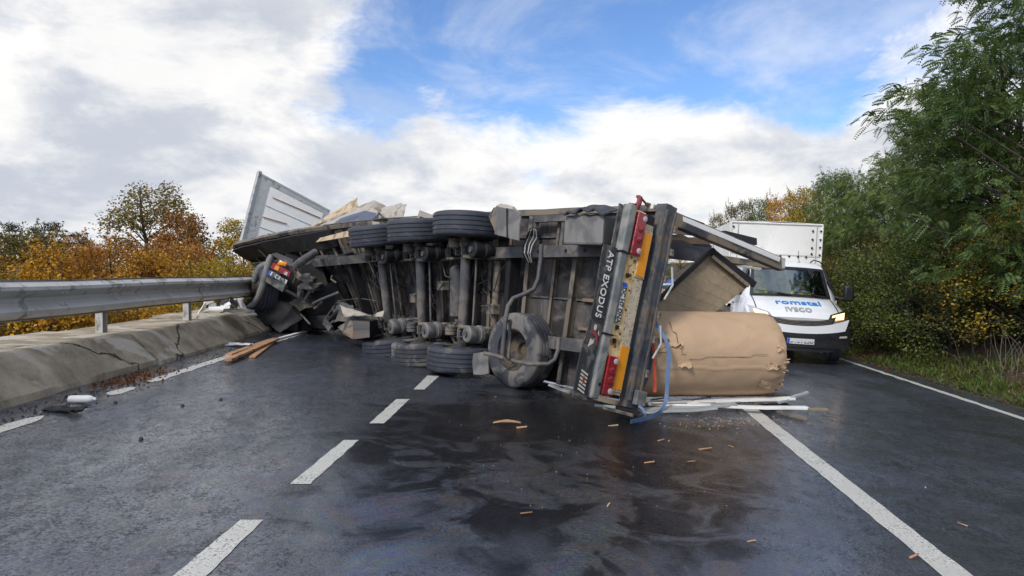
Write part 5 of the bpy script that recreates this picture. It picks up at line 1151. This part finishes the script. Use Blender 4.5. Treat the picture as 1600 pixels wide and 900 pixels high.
quad_plate('licence_plate', 'plate', pc, .01, tk, n=1); quad_plate('plate_band', 'blue_print', [pc[0], pc[0].lerp(pc[1], .1), pc[3].lerp(pc[2], .1), pc[3]], .014, tk, n=1).location += Vector((0, -.01, 0))
ux = (pc[1] - pc[0]); uy = (pc[3] - pc[0]); cN = (pc[0] + pc[1] + pc[2] + pc[3]) / 4 + ux * .05
text_mb('BZ 41 BZA', .105, lambda x, y, z: cN + ux.normalized() * x + uy.normalized() * y + Vector((0, -.012 - z, 0)), .002, .002, .62).build('lettering', MT['ink'], tk)
quad_plate('mudguard_panel', 'flap', [W(415, 440, Dk - .3), W(441, 456, Dk - .5), W(447, 444, Dk - .47), W(418, 428, Dk - .32)], .04, tk, n=3)
MB().tube([W(456, 420, Dk - .3), W(470, 409, Dk - .1), W(493, 394, Dk + .3)], [.085, .085, .08], 14).build('exhaust_pipe', MT['frame_light'], tk, smooth=50)
MB().tube([W(468, 423, Dk - .3), W(461, 419, Dk - .3), W(462, 432, Dk - .35), W(458, 442, Dk - .3)], .02, 7).build('air_hose', MT['rim'], tk, smooth=50)
# crumpled dark mass: chassis, axle, cab underside
rr = random.Random(21)
def lump(px, py, D, sz, mt, nm, j=.12, k=0):
    c = W(px, py, D); bm = bmesh.new(); bmesh.ops.create_cube(bm, size=1); bmesh.ops.subdivide_edges(bm, edges=bm.edges[:], cuts=4, use_grid_fill=True); m = MB()
    R = Matrix.Rotation(rr.uniform(-.6, .6), 3, 'Y') @ Matrix.Rotation(rr.uniform(-.5, .5), 3, 'Z')
    m.add([c + R @ Vector((v.co.x * sz[0], v.co.y * sz[1], v.co.z * sz[2])) for v in bm.verts], [tuple(v.index for v in f.verts) for f in bm.faces]); bm.free(); m.jitter(j, 2.2, k).jitter(j * .4, 6, k)
    return m.build(nm, MT[mt], tk, smooth=35)
for k, (px, py, D, sz, mt, nm) in enumerate([(470, 455, 15.6, (1.4, 1.2, .9), 'black', 'cab_underside'), (440, 490, 14.9, (1.0, 1.0, .5), 'black', 'chassis_frame'), (500, 480, 15.4, (1.0, 1.1, .8), 'black', 'engine_block'), (490, 430, 16.2, (1.2, 1.2, .6), 'black', 'cab_underside'),
       (520, 500, 14.9, (.6, .8, .3), 'black', 'fuel_tank'), (455, 500, 14.4, (.5, .5, .3), 'black', 'step_box'), (488, 452, 14.75, (.42, .3, .16), 'frame', 'crumpled_plate'), (478, 432, 14.8, (.4, .2, .1), 'frame', 'crumpled_plate'), (470, 478, 14.5, (.5, .3, .2), 'frame', 'gearbox')]):
    lump(px, py, D, sz, mt, nm, k=k)
for k in range(9):
    a = W(rr.uniform(455, 520), rr.uniform(425, 500), rr.uniform(14.3, 14.9)); b = a + Vector((rr.uniform(-.7, .7), rr.uniform(-.2, .3), rr.uniform(-.5, .5)))
    MB().tube([a, a.lerp(b, .5) + Vector((rr.uniform(-.1, .1), 0, rr.uniform(-.1, .1))), b], rr.uniform(.015, .045), 8).build('pipe', MT[rr.choice(['black', 'frame', 'frame_light'])], tk, smooth=50)
quad_plate('torn_foil', 'frame_light', [W(467, 440, 14.4), W(487, 436, 14.3), W(484, 424, 14.5), W(472, 428, 14.5)], .008, tk, jit=.12, n=7)
quad_plate('torn_foil', 'alu_grey', [W(462, 462, 14.3), W(486, 446, 14.3), W(480, 440, 14.4), W(466, 448, 14.4)], .008, tk, jit=.10, n=7).data.materials[0] = MT['frame_light']
MB().beam(W(506, 508, 13.9), W(530, 486, 14.4), .08, .08).build('broken_arm', MT['black'], tk, bevel=.01); MB().beam(W(507, 502, 13.8), W(517, 514, 13.7), .05, .12).build('broken_arm', MT['frame_light'], tk)
# wreckage lying on the kerb beyond the barrier
wk = thing('wreckage_pile', 'heap of torn white panels and splintered trim on the kerb behind the barrier end', 'wreckage', W(350, 488, 14.5))
for k in range(22):
    a = W(rr.uniform(312, 388), rr.uniform(462, 486), rr.uniform(13.9, 15.6)); b = a + Vector((rr.uniform(-.55, .55), rr.uniform(-.3, .3), rr.uniform(-.15, .28)))
    a.z = max(a.z, .9)
    MB().beam(a, b, rr.uniform(.008, .03), rr.uniform(.04, .16)).jitter(.05, 4, k).build('torn_panel', MT[rr.choice(['paint_white', 'alu_grey', 'frame', 'black', 'plank_grey', 'alu_white', 'tarp_blue'])], wk)
quad_plate('torn_panel', 'alu_white', [W(310, 490, 13.2), W(322, 482, 13.8), W(322, 470, 13.9), W(316, 478, 13.5)], .02, wk, n=3, jit=.04)
quad_plate('torn_panel', 'frame', [W(345, 487, 12.6), W(402, 492, 12.4), W(398, 484, 13.0), W(352, 483, 13.2)], .02, wk, n=5, jit=.05)
# leaning strut under the barrier's end
tag(MB().beam(W(372, 462, 14.6), W(384, 488, 14.0), .08, .08).build('bent_post', MT['galv'], bevel=.006), 'bent barrier post leaning beside the tractor wheel', 'post')
# ================================================================== PEOPLE (one skinned body each)
def skin_mesh(name, verts, radii, edges, mt, root=0, sub=1):
    me = bpy.data.meshes.new(name); me.from_pydata([tuple(v) for v in verts], edges, []); me.update()
    o = bpy.data.objects.new(name, me); COL.objects.link(o)
    o.modifiers.new('skin', 'SKIN'); s = o.modifiers.new('sub', 'SUBSURF'); s.levels = s.render_levels = sub
    if not me.skin_vertices:
        bpy.context.view_layer.objects.active = o; bpy.ops.mesh.customdata_skin_add()
    for i, r in enumerate(radii): me.skin_vertices[0].data[i].radius = (r, r) if not isinstance(r, tuple) else r
    me.skin_vertices[0].data[root].use_root = True
    dg = bpy.context.evaluated_depsgraph_get(); dg.update(); out = bpy.data.meshes.new_from_object(o.evaluated_get(dg)); out.name = name
    bpy.data.objects.remove(o); bpy.data.meshes.remove(me); out.materials.clear(); out.materials.append(mt); out.polygons.foreach_set('use_smooth', [True] * len(out.polygons)); return out
def person(label, loc, rz, seated=False, group=None, vest=True, roll=0, arms='down'):
    p = thing('person', label, 'person', loc, (0, roll, rz), group)
    V = [(0, 0, .96), (0, .01, 1.12), (0, .0, 1.30), (0, .0, 1.44), (0, -.005, 1.53), (0, -.02, 1.60), (0, -.025, 1.68), (0, -.01, 1.745), (0, -.115, 1.645)]
    R = [(.15, .11), (.135, .10), (.165, .11), (.13, .09), .056, .070, .088, .066, .014]; E = [(i, i + 1) for i in range(7)] + [(5, 8)]
    def add(par, pts, rs):
        k = par
        for q, r in zip(pts, rs): V.append(q); R.append(r); E.append((k, len(V) - 1)); k = len(V) - 1
        return k
    for sg in (-1, 1):
        if seated: add(0, [(.10 * sg, -.05, .93), (.15 * sg, -.45, .98), (.16 * sg, -.56, .58), (.16 * sg, -.56, .50), (.17 * sg, -.70, .48)], [.095, .075, .05, .045, .035])
        else: add(0, [(.10 * sg, .0, .88), (.12 * sg, -.02, .50), (.13 * sg, .02, .12), (.13 * sg, .0, .05), (.14 * sg, -.14, .04)], [.095, .065, .045, .045, .035])
        if arms == 'wheel': ch = [(.19 * sg, 0, 1.42), (.25 * sg, -.06, 1.16), (.16 * sg, -.33, 1.22), (.15 * sg, -.40, 1.24)]
        else: ch = [(.19 * sg, 0, 1.42), (.25 * sg, .02, 1.14), (.24 * sg, -.10, .90), (.235 * sg, -.13, .82)]
        k = add(3, ch, [.065, .047, .034, .032])
        h = Vector(ch[-1]); d = (h - Vector(ch[-2])).normalized(); sd_ = Vector((1, 0, 0)) if abs(d.x) < .8 else Vector((0, 1, 0))
        for f in range(4):
            o = h + sd_ * (.013 * (f - 1.5)) * 1.5; ln = (.075, .085, .08, .062)[f]; add(k, [tuple(o + d * .03), tuple(o + d * (.03 + ln * .5)), tuple(o + d * (.03 + ln * .85) + Vector((0, .02, -.01)))], [.010, .009, .007])
        add(k, [tuple(h + d * .0 - sd_ * .035 * sg), tuple(h + d * .045 - sd_ * .052 * sg)], [.011, .009])
    me = skin_mesh('body', V, R, E, MT['skin']); o = bpy.data.objects.new('body', me); COL.objects.link(o); o.parent = p
    def part(name, idx_pts, rs, ed, mt):
        m2 = skin_mesh(name, idx_pts, rs, ed, MT[mt]); q = bpy.data.objects.new(name, m2); COL.objects.link(q); q.parent = p; return q
    TV = [V[0], V[1], V[2], V[3], (0, 0, 1.47)]; TR_ = [(.168, .125), (.152, .118), (.182, .128), (.155, .11), .085]; TE = [(0, 1), (1, 2), (2, 3), (3, 4)]
    part('jacket', TV, TR_, TE, 'hivis' if vest else 'navy')
    for sg in (-1, 1):
        sh = V[0]; chain = [V[3], (.19 * sg, 0, 1.42), (.25 * sg, -.06, 1.16), (.17 * sg, -.31, 1.215)] if arms == 'wheel' else [V[3], (.19 * sg, 0, 1.42), (.25 * sg, .02, 1.14), (.24 * sg, -.09, .92)]
        part('sleeve', chain, [.07, .08, .06, .047], [(0, 1), (1, 2), (2, 3)], 'hivis' if vest else 'navy')
        leg = [V[0], (.10 * sg, -.05, .93), (.15 * sg, -.45, .98), (.16 * sg, -.56, .60)] if seated else [V[0], (.10 * sg, 0, .88), (.12 * sg, -.02, .50), (.13 * sg, .02, .13)]
        part('trouser_leg', leg, [.12, .108, .088, .065], [(0, 1), (1, 2), (2, 3)], 'navy')
    bm = bmesh.new(); bmesh.ops.create_uvsphere(bm, u_segments=16, v_segments=10, radius=.1); m = MB(); keep = [f for f in bm.faces if all(not (v.co.y < -.035 and v.co.z < .045) and v.co.z > -.06 for v in f.verts)]
    m.add([Vector((v.co.x * .98, v.co.y * 1.08 - .015, v.co.z * 1.06 + 1.71)) for v in bm.verts], [tuple(v.index for v in f.verts) for f in keep]); bm.free(); m.build('hair', MT['hair'], p, local=True, smooth=80)
    for sg in (-1, 1):
        MB().lathe([(.001, 0), (.012, .002), (.001, .012)], (.034 * sg, -.106, 1.675), (0, -1, 0), 8).build('eye', MT['ink'], p, local=True); MB().box((.093 * sg, -.015, 1.66), (.014, .04, .06)).build('ear', MT['skin'], p, local=True, bevel=.005)
    MB().box((0, -.100, 1.605), (.05, .008, .010)).build('mouth', MT['darkred'], p, local=True, bevel=.002)
    if vest:
        for z in (1.08, 1.20): MB().lathe([(.172, -.02), (.180, -.02), (.180, .02), (.172, .02)], (0, .0, z), (0, 0, 1), 24, closed=True).build('reflective_band', MT['alu'], p, local=True)
    return p

# ================================================================== WHITE BOX TRUCK
VX, VY = 5.83, 13.9; VZ = f_road(VX) + .03
van = thing('box_truck', 'white covered box truck with lit headlamps and blue lettering coming round the wreck', 'truck', (VX, VY, VZ), (0, .05, -.15))
def pl(x, pts):
    for i in range(len(pts) - 1):
        if x <= pts[i + 1][0]: return pts[i][1] + (pts[i + 1][1] - pts[i][1]) * max(0, (x - pts[i][0])) / (pts[i + 1][0] - pts[i][0])
    return pts[-1][1]
ZT = [(0, .90), (.06, .98), (.18, 1.055), (.35, 1.135), (.62, 1.235), (.86, 1.31), (1.34, 1.93), (1.42, 2.0), (1.6, 2.06), (2.0, 2.09), (2.35, 2.08)]
HW = [(0, .93), (.12, .98), (.4, 1.0), (2.35, 1.0)]; WT = [(0, .84), (.3, .86), (.86, .86), (1.34, .78), (2.35, .77)]
CV = [(0, .17), (.86, .12), (1.34, .08), (1.7, .0), (2.4, 0)]
def sect(y):
    zt, hw, wt_ = pl(y, ZT), pl(y, HW), pl(y, WT); zb = min(1.33, zt - .045)
    P = [(hw * .96, .36), (hw, .50), (hw, .80), (hw * .995, min(1.10, zt - .10)), (wt_ + (hw * .985 - wt_) * (1 if zb >= 1.3 else .45), zb), (wt_ + .012, zt - .03), (wt_ * .95, zt), (wt_ * .62, zt + .014), (wt_ * .3, zt + .022), (0, zt + .025)]
    return P
def curv(x, y): return y + pl(y, CV) * (x / .97) ** 2
STA = [0, .06, .18, .35, .5, .62, .75, .86, 1.02, 1.18, 1.34, 1.42, 1.6, 1.8, 2.0, 2.12, 2.35]
rings = []
for y in STA:
    h = sect(y); full = [(x, z) for x, z in h] + [(-x, z) for x, z in reversed(h[:-1])]; rings.append([Vector((x, curv(x, y), z)) for x, z in full])
m = MB(); nR = len(rings[0]); m.v = [p for r in rings for p in r]
for i in range(len(STA) - 1):
    ym = (STA[i] + STA[i + 1]) / 2
    for j in range(nR - 1):
        jj = j if j < 9 else 17 - j
        if jj >= 6 and .86 < ym < 1.34: continue
        if jj == 4 and 1.18 < ym < 2.0: continue
        if jj in (0,) and .45 < ym < 1.0: continue
        m.f.append((i * nR + j, i * nR + j + 1, (i + 1) * nR + j + 1, (i + 1) * nR + j))
m.f.append(tuple(range(nR))); m.f.append(tuple((len(STA) - 1) * nR + j for j in reversed(range(nR))))
cabm = m.build('cab', MT['paint_white'], van, local=True, smooth=35)
sm_ = cabm.modifiers.new('thick', 'SOLIDIFY'); sm_.thickness = .02; sm_.offset = -1
def fy(x, z): return .17 * (x / .97) ** 2 + max(0, z - .90) * .8 + .012 * (z < .5)
def fpatch(name, mt, c, off=.01, th=.012, nu=10, nv=4, parent=van, smooth=45, bow=(0, 0), **k):
    c = [Vector((a, 0, b)) for a, b in c]
    def fn(u, v):
        p = c[0].lerp(c[1], u).lerp(c[3].lerp(c[2], u), v); p.z += (bow[0] * (1 - v) + bow[1] * v) * (abs(p.x) / .9) ** 2.2; return Vector((p.x, fy(p.x, p.z) - off, p.z))
    return MB().sheet(fn, nu, nv, -th).build(name, MT[mt], parent, local=True, smooth=smooth, **k)
# bumper: black lower, white band curving up at the sides, grille slot
fpatch('bumper', 'plastic', [(-.97, .33), (.97, .33), (.98, .62), (-.98, .62)], .07, .06, 24, 6, bow=(0, .09))
fpatch('bumper', 'plastic', [(-.60, .25), (.60, .25), (.75, .335), (-.75, .335)], .05, .05, 12, 2)
for sg in (-1, 1):
    fpatch('bumper_corner', 'plastic', [(.60 * sg, .62), (.985 * sg, .60), (.985 * sg, .78), (.80 * sg, .70)], .065, .05, 8, 3)
fpatch('bumper_band', 'paint_white', [(-.86, .615), (.86, .615), (.93, .765), (-.93, .765)], .078, .06, 24, 4, bow=(.09, .14))
fpatch('grille', 'plastic', [(-.62, .765), (.62, .765), (.70, .865), (-.70, .865)], .06, .03, 24, 4, bow=(.14, .16))
for z in (.785, .815, .845): fpatch('grille_bar', 'frame', [(-.60, z), (.60, z), (.61, z + .010), (-.61, z + .010)], .093, .006, 20, 1, bow=(.145, .145))
for sg in (-1, 1):
    h = fpatch('headlamp_housing', 'chrome', [(.52 * sg, .875), (.93 * sg, .92), (1.0 * sg, 1.13), (.60 * sg, 1.01)], .07, .004, 8, 4)
    fpatch('headlamp', 'headlamp', [(.60 * sg, .90), (.86 * sg, .93), (.90 * sg, 1.06), (.64 * sg, .995)], .082, .006, 6, 4, h)
    fpatch('fog_lamp', 'clear_lamp', [(.76 * sg, .55), (.92 * sg, .56), (.92 * sg, .60), (.77 * sg, .59)], .14, .006, 4, 2)
pb = fpatch('number_plate', 'plate', [(-.26, .40), (.26, .40), (.26, .51), (-.26, .51)], .142, .012, 6, 1)
fpatch('plate_band', 'blue_print', [(-.258, .402), (-.215, .402), (-.215, .508), (-.258, .508)], .155, .004, 1, 1)
text_mb('B 104 ZSU', .115, lambda x, y, z: Vector((x + .02, fy(x, .45) - .157 - z, .455 + y)), .002, .002, .88).build('lettering', MT['ink'], van, local=True)
# bonnet surface helper
def bon(x, y, off=0.0):
    zt, wt_ = pl(y, ZT), pl(y, WT); k = abs(x) / wt_; z = zt + .025 * (1 - min(1, k) ** 2); return Vector((x, curv(x, y) , z + off))
romstal = text_mb('romstal', .185, lambda x, y, z: bon(x + .06, .47 + y * 1.62, .010 + z), .003, .0035, 1.58, 1.04); romstal.build('lettering', MT['letter_blue'], van, local=True, smooth=False)['label'] = 'sky blue bonnet lettering romstal'
text_mb('IVECO', .14, lambda x, y, z: bon(x, .16 + y * 1.3, .012 + z), .006, .006, 1.18, 1.15).build('badge', MT['alu_grey'], van, local=True)
for sg in (-1, 1): MB().sheet(lambda u, v: bon(sg * (.80 + .02 * v) , .10 + .74 * u, .003 - .0 * v), 12, 1, .006).build('bonnet_seam', MT['plastic'], van, local=True)
# windscreen, black surround, wipers
def ws(u, v, off=0):                    # u -1..1
    y = .86 + (1.34 - .86) * v; wt_ = pl(y, WT) * .95; x = u * wt_; zt = pl(y, ZT); return Vector((x, curv(x, y) - off * .75, zt + .025 * (1 - u * u) + off * .6))
MB().sheet(lambda u, v: ws(-.985 + 1.97 * u, .03 + .94 * v, .004), 14, 8, .006).build('windscreen', MT['glass'], van, local=True, smooth=60)
for a, b, c, d, nm in ((-1, 1, -.06, .07, 'screen_surround'), (-1, 1, .93, 1.03, 'screen_surround'), (-1.03, -.94, 0, 1, 'screen_surround'), (.94, 1.03, 0, 1, 'screen_surround')):
    MB().sheet(lambda u, v: ws(a + (b - a) * u, c + (d - c) * v, .014), 12, 6, .008).build(nm, MT['plastic'], van, local=True, smooth=60)
for a, b in ((-.88, .0), (.08, .80)):
    MB().tube([ws(a + .35 * 0, .16 if a < 0 else .10, .03), ws((a + b) / 2, .10, .035), ws(b, .01, .03)], .011, 6).build('wiper', MT['plastic'], van, local=True); MB().tube([ws(b, -.04, .03), ws(b, .01, .035), ws((a + b) / 2 + .1, .06, .045)], .014, 6).build('wiper_arm', MT['plastic'], van, local=True)
for sg in (-1, 1):
    def sx(y): return pl(y, HW) + .004
    door = MB().sheet(lambda u, v: Vector((sg * (sx(1) + .006), 1.10 + .95 * u, .52 + .76 * v)), 4, 4, .012 * sg).build('door', MT['paint_white'], van, local=True)
    MB().box((sg * 1.022, 1.93, 1.10), (.02, .16, .03)).build('handle', MT['plastic'], door, local=True, bevel=.005)
    MB().box((sg * 1.016, 1.57, .70), (.012, .9, .10)).build('side_moulding', MT['plastic'], door, local=True, bevel=.004)
    MB().sheet(lambda u, v: Vector((sg * (.988 - (.185) * v), 1.16 + .12 * v * 0 + .86 * u, 1.325 + (pl(1.16 + .86 * u, ZT) - .03 - 1.325) * v)), 6, 3, .006 * sg).build('side_window', MT['glass'], van, local=True, smooth=60)
    MB().beam((sg * .99, 1.15, 1.33), (sg * .80, 1.42, 1.95), .05, .06).build('window_pillar', MT['plastic'], van, local=True, bevel=.01); MB().beam((sg * .992, 1.14, 1.33), (sg * .992, 2.05, 1.33), .02, .05).build('window_trim', MT['plastic'], van, local=True)
    mr = MB().box((sg * 1.24, 1.08, 1.45), (.20, .12, .34)).build('mirror', MT['plastic'], van, local=True, bevel=.04, smooth=40); MB().tube([(sg * .98, 1.12, 1.36), (sg * 1.08, 1.09, 1.33), (sg * 1.18, 1.08, 1.33)], .025, 8).build('mirror_arm', MT['plastic'], mr, local=True)
    MB().box((sg * 1.24, 1.145, 1.46), (.16, .01, .28)).build('mirror_glass', MT['chrome'], mr, local=True)
    MB().sheet(lambda u, v: Vector((sg * (1.010), .72 + math.cos(PI * u) * (.40 + .07 * v), .40 + math.sin(PI * u) * (.40 + .07 * v))), 16, 1, .03 * sg).build('wheel_arch', MT['plastic'], van, local=True)
VT = MB().lathe([(.20, -.09), (.22, -.105), (.30, -.115), (.345, -.10), (.36, -.08), (.36, -.03), (.35, -.025), (.35, -.018), (.36, -.012), (.36, .012), (.35, .018), (.35, .025), (.36, .03), (.36, .08), (.345, .10), (.30, .115), (.22, .105), (.20, .09)], axis=(1, 0, 0), seg=36, closed=True).mesh('tyre', MT['rubber'], 38)
VR = MB().lathe([(.001, -.02), (.08, -.03), (.10, .03), (.17, .04), (.20, .09), (.21, .10), (.20, -.10), (.12, -.06), (.001, -.06)], axis=(1, 0, 0), seg=28).mesh('wheel', MT['alu'], 38)
def vwheel(x, y, parent, sc=1.):
    o = bpy.data.objects.new('wheel', VR); COL.objects.link(o); o.parent = parent; o.location = (x, y, .36 * sc); o.scale = (math.copysign(1, x) * 1, sc, sc)
    t = bpy.data.objects.new('tyre', VT); COL.objects.link(t); t.parent = o
for x, y in ((-.86, .72), (.86, .72), (-.90, 4.6), (.90, 4.6), (-.66, 4.6), (.66, 4.6)): vwheel(x, y, van)
# interior
MB().box((0, 1.22, 1.18), (1.6, .42, .26)).build('dashboard', MT['dash'], van, local=True, bevel=.05); MB().box((0, 2.28, 1.25), (1.9, .05, 1.5)).build('cab_rear_wall', MT['dash'], van, local=True); MB().box((0, 1.5, .42), (1.9, 1.7, .05)).build('cab_floor', MT['dash'], van, local=True)
for x in (-.48, .10, .52): MB().box((x, 1.80, .80), (.46, .5, .18)).box((x, 2.10, 1.18), (.44, .14, .70)).box((x, 2.12, 1.62), (.24, .10, .18)).build('seat', MT['seat'], van, local=True, bevel=.04)
MB().lathe([(.19, -.012), (.21, -.012), (.21, .012), (.19, .012)], (.45, 1.42, 1.36), (0, -.6, .8), 24, closed=True).tube([(.26, 1.42, 1.36), (.64, 1.42, 1.36)], .015).build('steering_wheel', MT['plastic'], van, local=True)
MW = Matrix.Translation((VX, VY, VZ)) @ Matrix.Rotation(-.15, 4, 'Z') @ Matrix.Rotation(.05, 4, 'Y')
person('driver in a yellow hi-vis jacket behind the wheel of the white truck', MW @ Vector((.47, 1.92, -.03)), -.15, True, arms='wheel', roll=.05)
person('passenger in a yellow hi-vis jacket on the left seat of the white truck', MW @ Vector((-.50, 1.92, -.03)), -.15, True, roll=.05)
# chassis and covered body
MB().box((-.42, 4.0, .62), (.09, 4.6, .16)).box((.42, 4.0, .62), (.09, 4.6, .16)).build('chassis_rail', MT['frame'], van, local=True)
MB().lathe([(.001, 0), (.25, .01), (.25, .8), (.001, .81)], (-.75, 3.0, .6), (0, 1, 0), 16).build('fuel_tank', MT['plastic'], van, local=True, smooth=40)
X0, X1, Y0, Y1, Z0, Z1 = -1.08, 1.0, 2.42, 6.6, 1.0, 3.02
MB().box((0 - .04, (Y0 + Y1) / 2, .90), (2.1, Y1 - Y0, .14)).build('deck', MT['frame'], van, local=True, bevel=.01)
for sg, x in ((-1, X0), (1, X1)):
    for k in range(4): MB().box((x, Y0 + (Y1 - Y0) / 2, 1.04 + k * .105), (.03, Y1 - Y0 - .02, .095)).build('side_board', MT['alu'], van, local=True, bevel=.004)
def bulge(p, a, b): return .035 * math.sin(PI * a) * math.sin(PI * b) + .012 * noise.noise(Vector(p) * 1.7)
def face(fn, name='cover', nu=16, nv=12): return MB().sheet(fn, nu, nv, .008).build(name, MT['cover'], van, local=True, smooth=50)
face(lambda u, v: Vector((X0 + (X1 - X0) * u, Y0 - bulge((u * 3, 0, v * 3), u, v) * .6, 1.05 + (Z1 - 1.05 - .02 * math.cos(u * 9)) * v)))
face(lambda u, v: Vector((X0 - bulge((u * 4, 3, v * 3), (u * 4) % 1, v), Y1 + (Y0 - Y1) * u, 1.05 + (Z1 - 1.05) * v)), nu=30)
face(lambda u, v: Vector((X1 + bulge((u * 4, 6, v * 3), (u * 4) % 1, v), Y0 + (Y1 - Y0) * u, 1.05 + (Z1 - 1.05) * v)), nu=30)
face(lambda u, v: Vector((X0 + (X1 - X0) * u, Y0 + (Y1 - Y0) * v, Z1 + .04 * math.sin(PI * u) - .015 * math.sin(v * 4 * PI) ** 2)), nu=12, nv=30)
face(lambda u, v: Vector((X1 + (X0 - X1) * u, Y1, 1.05 + (Z1 - 1.05) * v)))
for x in (X0, X1): MB().tube([(x, Y0 - .012, 1.0), (x, Y0 - .012, Z1 + .005)], .022, 8).build('cover_edge', MT['cover'], van, local=True, smooth=50)
MB().box(((X0 + X1) / 2, Y0 - .02, Z1 - .01), (X1 - X0, .035, .035)).build('cover_edge', MT['cover'], van, local=True, bevel=.01)
MB().box((X0 + .16, Y0 - .030, 2.55), (.012, .006, .95)).box((X1 - .13, Y0 - .030, 2.55), (.012, .006, .95)).box((0, Y0 - .035, 2.27), (2.0, .006, .012)).build('cover_seam', MT['alu_grey'], van, local=True)
eye = [(X1 - .22, z) for z in (2.86, 2.66, 2.46, 2.32)] + [(X1 - .04, z) for z in (2.86, 2.66, 2.48, 2.30)] + [(x, 2.24) for x in (-.15, .08, .28, .48, .66)] + [(X0 + .05, z) for z in (2.9, 2.7, 2.5, 2.3)]
for x, z in eye: MB().lathe([(.018, 0), (.026, .0), (.024, .010), (.010, .014), (.001, .012)], (x, Y0 - .030, z), (0, -1, 0), 12).build('eyelet', MT['plastic'], van, local=True)
MB().tube([(.35, 1.75, 2.08), (.36, 1.9, 2.36)], .006, 5).lathe([(.03, 0), (.02, .03)], (.35, 1.75, 2.07), (0, 0, 1), 10).build('aerial', MT['plastic'], van, local=True)
MB().tube([(.62, 1.85, 2.10), (.70, 1.9, 2.16), (.84, 1.92, 2.13), (.90, 1.95, 2.08)], .014, 6).build('roof_cable', MT['plastic'], van, local=True)

# ================================================================== POLICE CAR AND OFFICER BEYOND
def small_car(loc, rz):
    c = thing('parked_car', 'blue and white car with a roof light bar, beyond the torn trailer frame', 'car', loc, (0, 0, rz))
    ZTc = [(0, .72), (.2, .82), (1.0, .98), (1.15, 1.0), (1.75, 1.42), (2.4, 1.48), (3.2, 1.42), (3.85, 1.05), (4.2, .95), (4.35, .7)]
    HWc = [(0, .70), (.3, .84), (4.0, .86), (4.35, .74)]; st = [0, .1, .3, .7, 1.0, 1.15, 1.45, 1.75, 2.1, 2.4, 2.8, 3.2, 3.5, 3.85, 4.1, 4.35]; rg = []
    for y in st:
        zt, hw = pl(y, ZTc), pl(y, HWc); zb = min(.95, zt - .04); wt_ = hw - .05 - max(0, zt - 1.0) * .36
        h = [(hw * .94, .22), (hw, .38), (hw, .7 if zt > .75 else .6), (hw * .985, zb), (wt_ + .01, zt - .03), (wt_ * .9, zt), (wt_ * .5, zt + .02), (0, zt + .025)]
        rg.append([Vector((x, y + .12 * (x / .86) ** 2 * (1 if y < 2 else -1), z)) for x, z in h + [(-x, z) for x, z in reversed(h[:-1])]])
    m = MB(); nR = len(rg[0]); m.v = [p for r in rg for p in r]; g = MB(); g.v = [p + Vector((0, 0, .003)) for p in m.v]
    for i in range(len(st) - 1):
        ym = (st[i] + st[i + 1]) / 2
        for j in range(nR - 1):
            jj = j if j < 7 else 13 - j; q = (i * nR + j, i * nR + j + 1, (i + 1) * nR + j + 1, (i + 1) * nR + j)
            (g if ((jj >= 4 and (1.15 < ym < 1.75 or 3.2 < ym < 3.85)) or (jj == 3 and 1.45 < ym < 3.5 and not 2.4 < ym < 2.5)) else m).f.append(q)
    m.f.append(tuple(range(nR))); m.f.append(tuple((len(st) - 1) * nR + j for j in reversed(range(nR))))
    m.build('body', MT['paint_white'], c, local=True, smooth=38); g.build('windows', MT['glass'], c, local=True, smooth=38)
    MB().box((0, 2.4, .75), (1.4, 2.2, .3)).build('seats', MT['seat'], c, local=True)
    for sg in (-1, 1):
        MB().box((sg * .866, 2.2, .62), (.012, 2.6, .18)).build('side_stripe', MT['police_blue'], c, local=True); MB().box((sg * .98, 1.45, 1.02), (.2, .1, .13)).build('mirror', MT['plastic'], c, local=True, bevel=.02)
        MB().box((sg * .58, .07, .68), (.26, .1, .12)).build('headlamp', MT['clear_lamp'], c, local=True, bevel=.02)
        MB().box((sg * .60, 4.24, .80), (.24, .1, .14)).build('tail_lamp', MT['red_lamp'], c, local=True, bevel=.02)
        for y in (.8, 3.5):
            o = bpy.data.objects.new('wheel', VR); COL.objects.link(o); o.parent = c; o.location = (sg * .78, y, .31); o.scale = (sg * .9, .86, .86); t = bpy.data.objects.new('tyre', VT); COL.objects.link(t); t.parent = o
    MB().box((0, 2.25, 1.56), (1.1, .26, .09)).build('light_bar', MT['police_blue'], c, local=True, bevel=.02); MB().box((0, .02, .5), (1.2, .06, .16)).build('grille', MT['plastic'], c, local=True)
    return c
small_car((5.35, 20.5, f_road(5.35)), -.08)
p = W(1032, 452, 17.2)
person('officer in a bright yellow vest standing beyond the trailer sill', (p.x - .05, 17.2, f_road(p.x) - .12), .3)
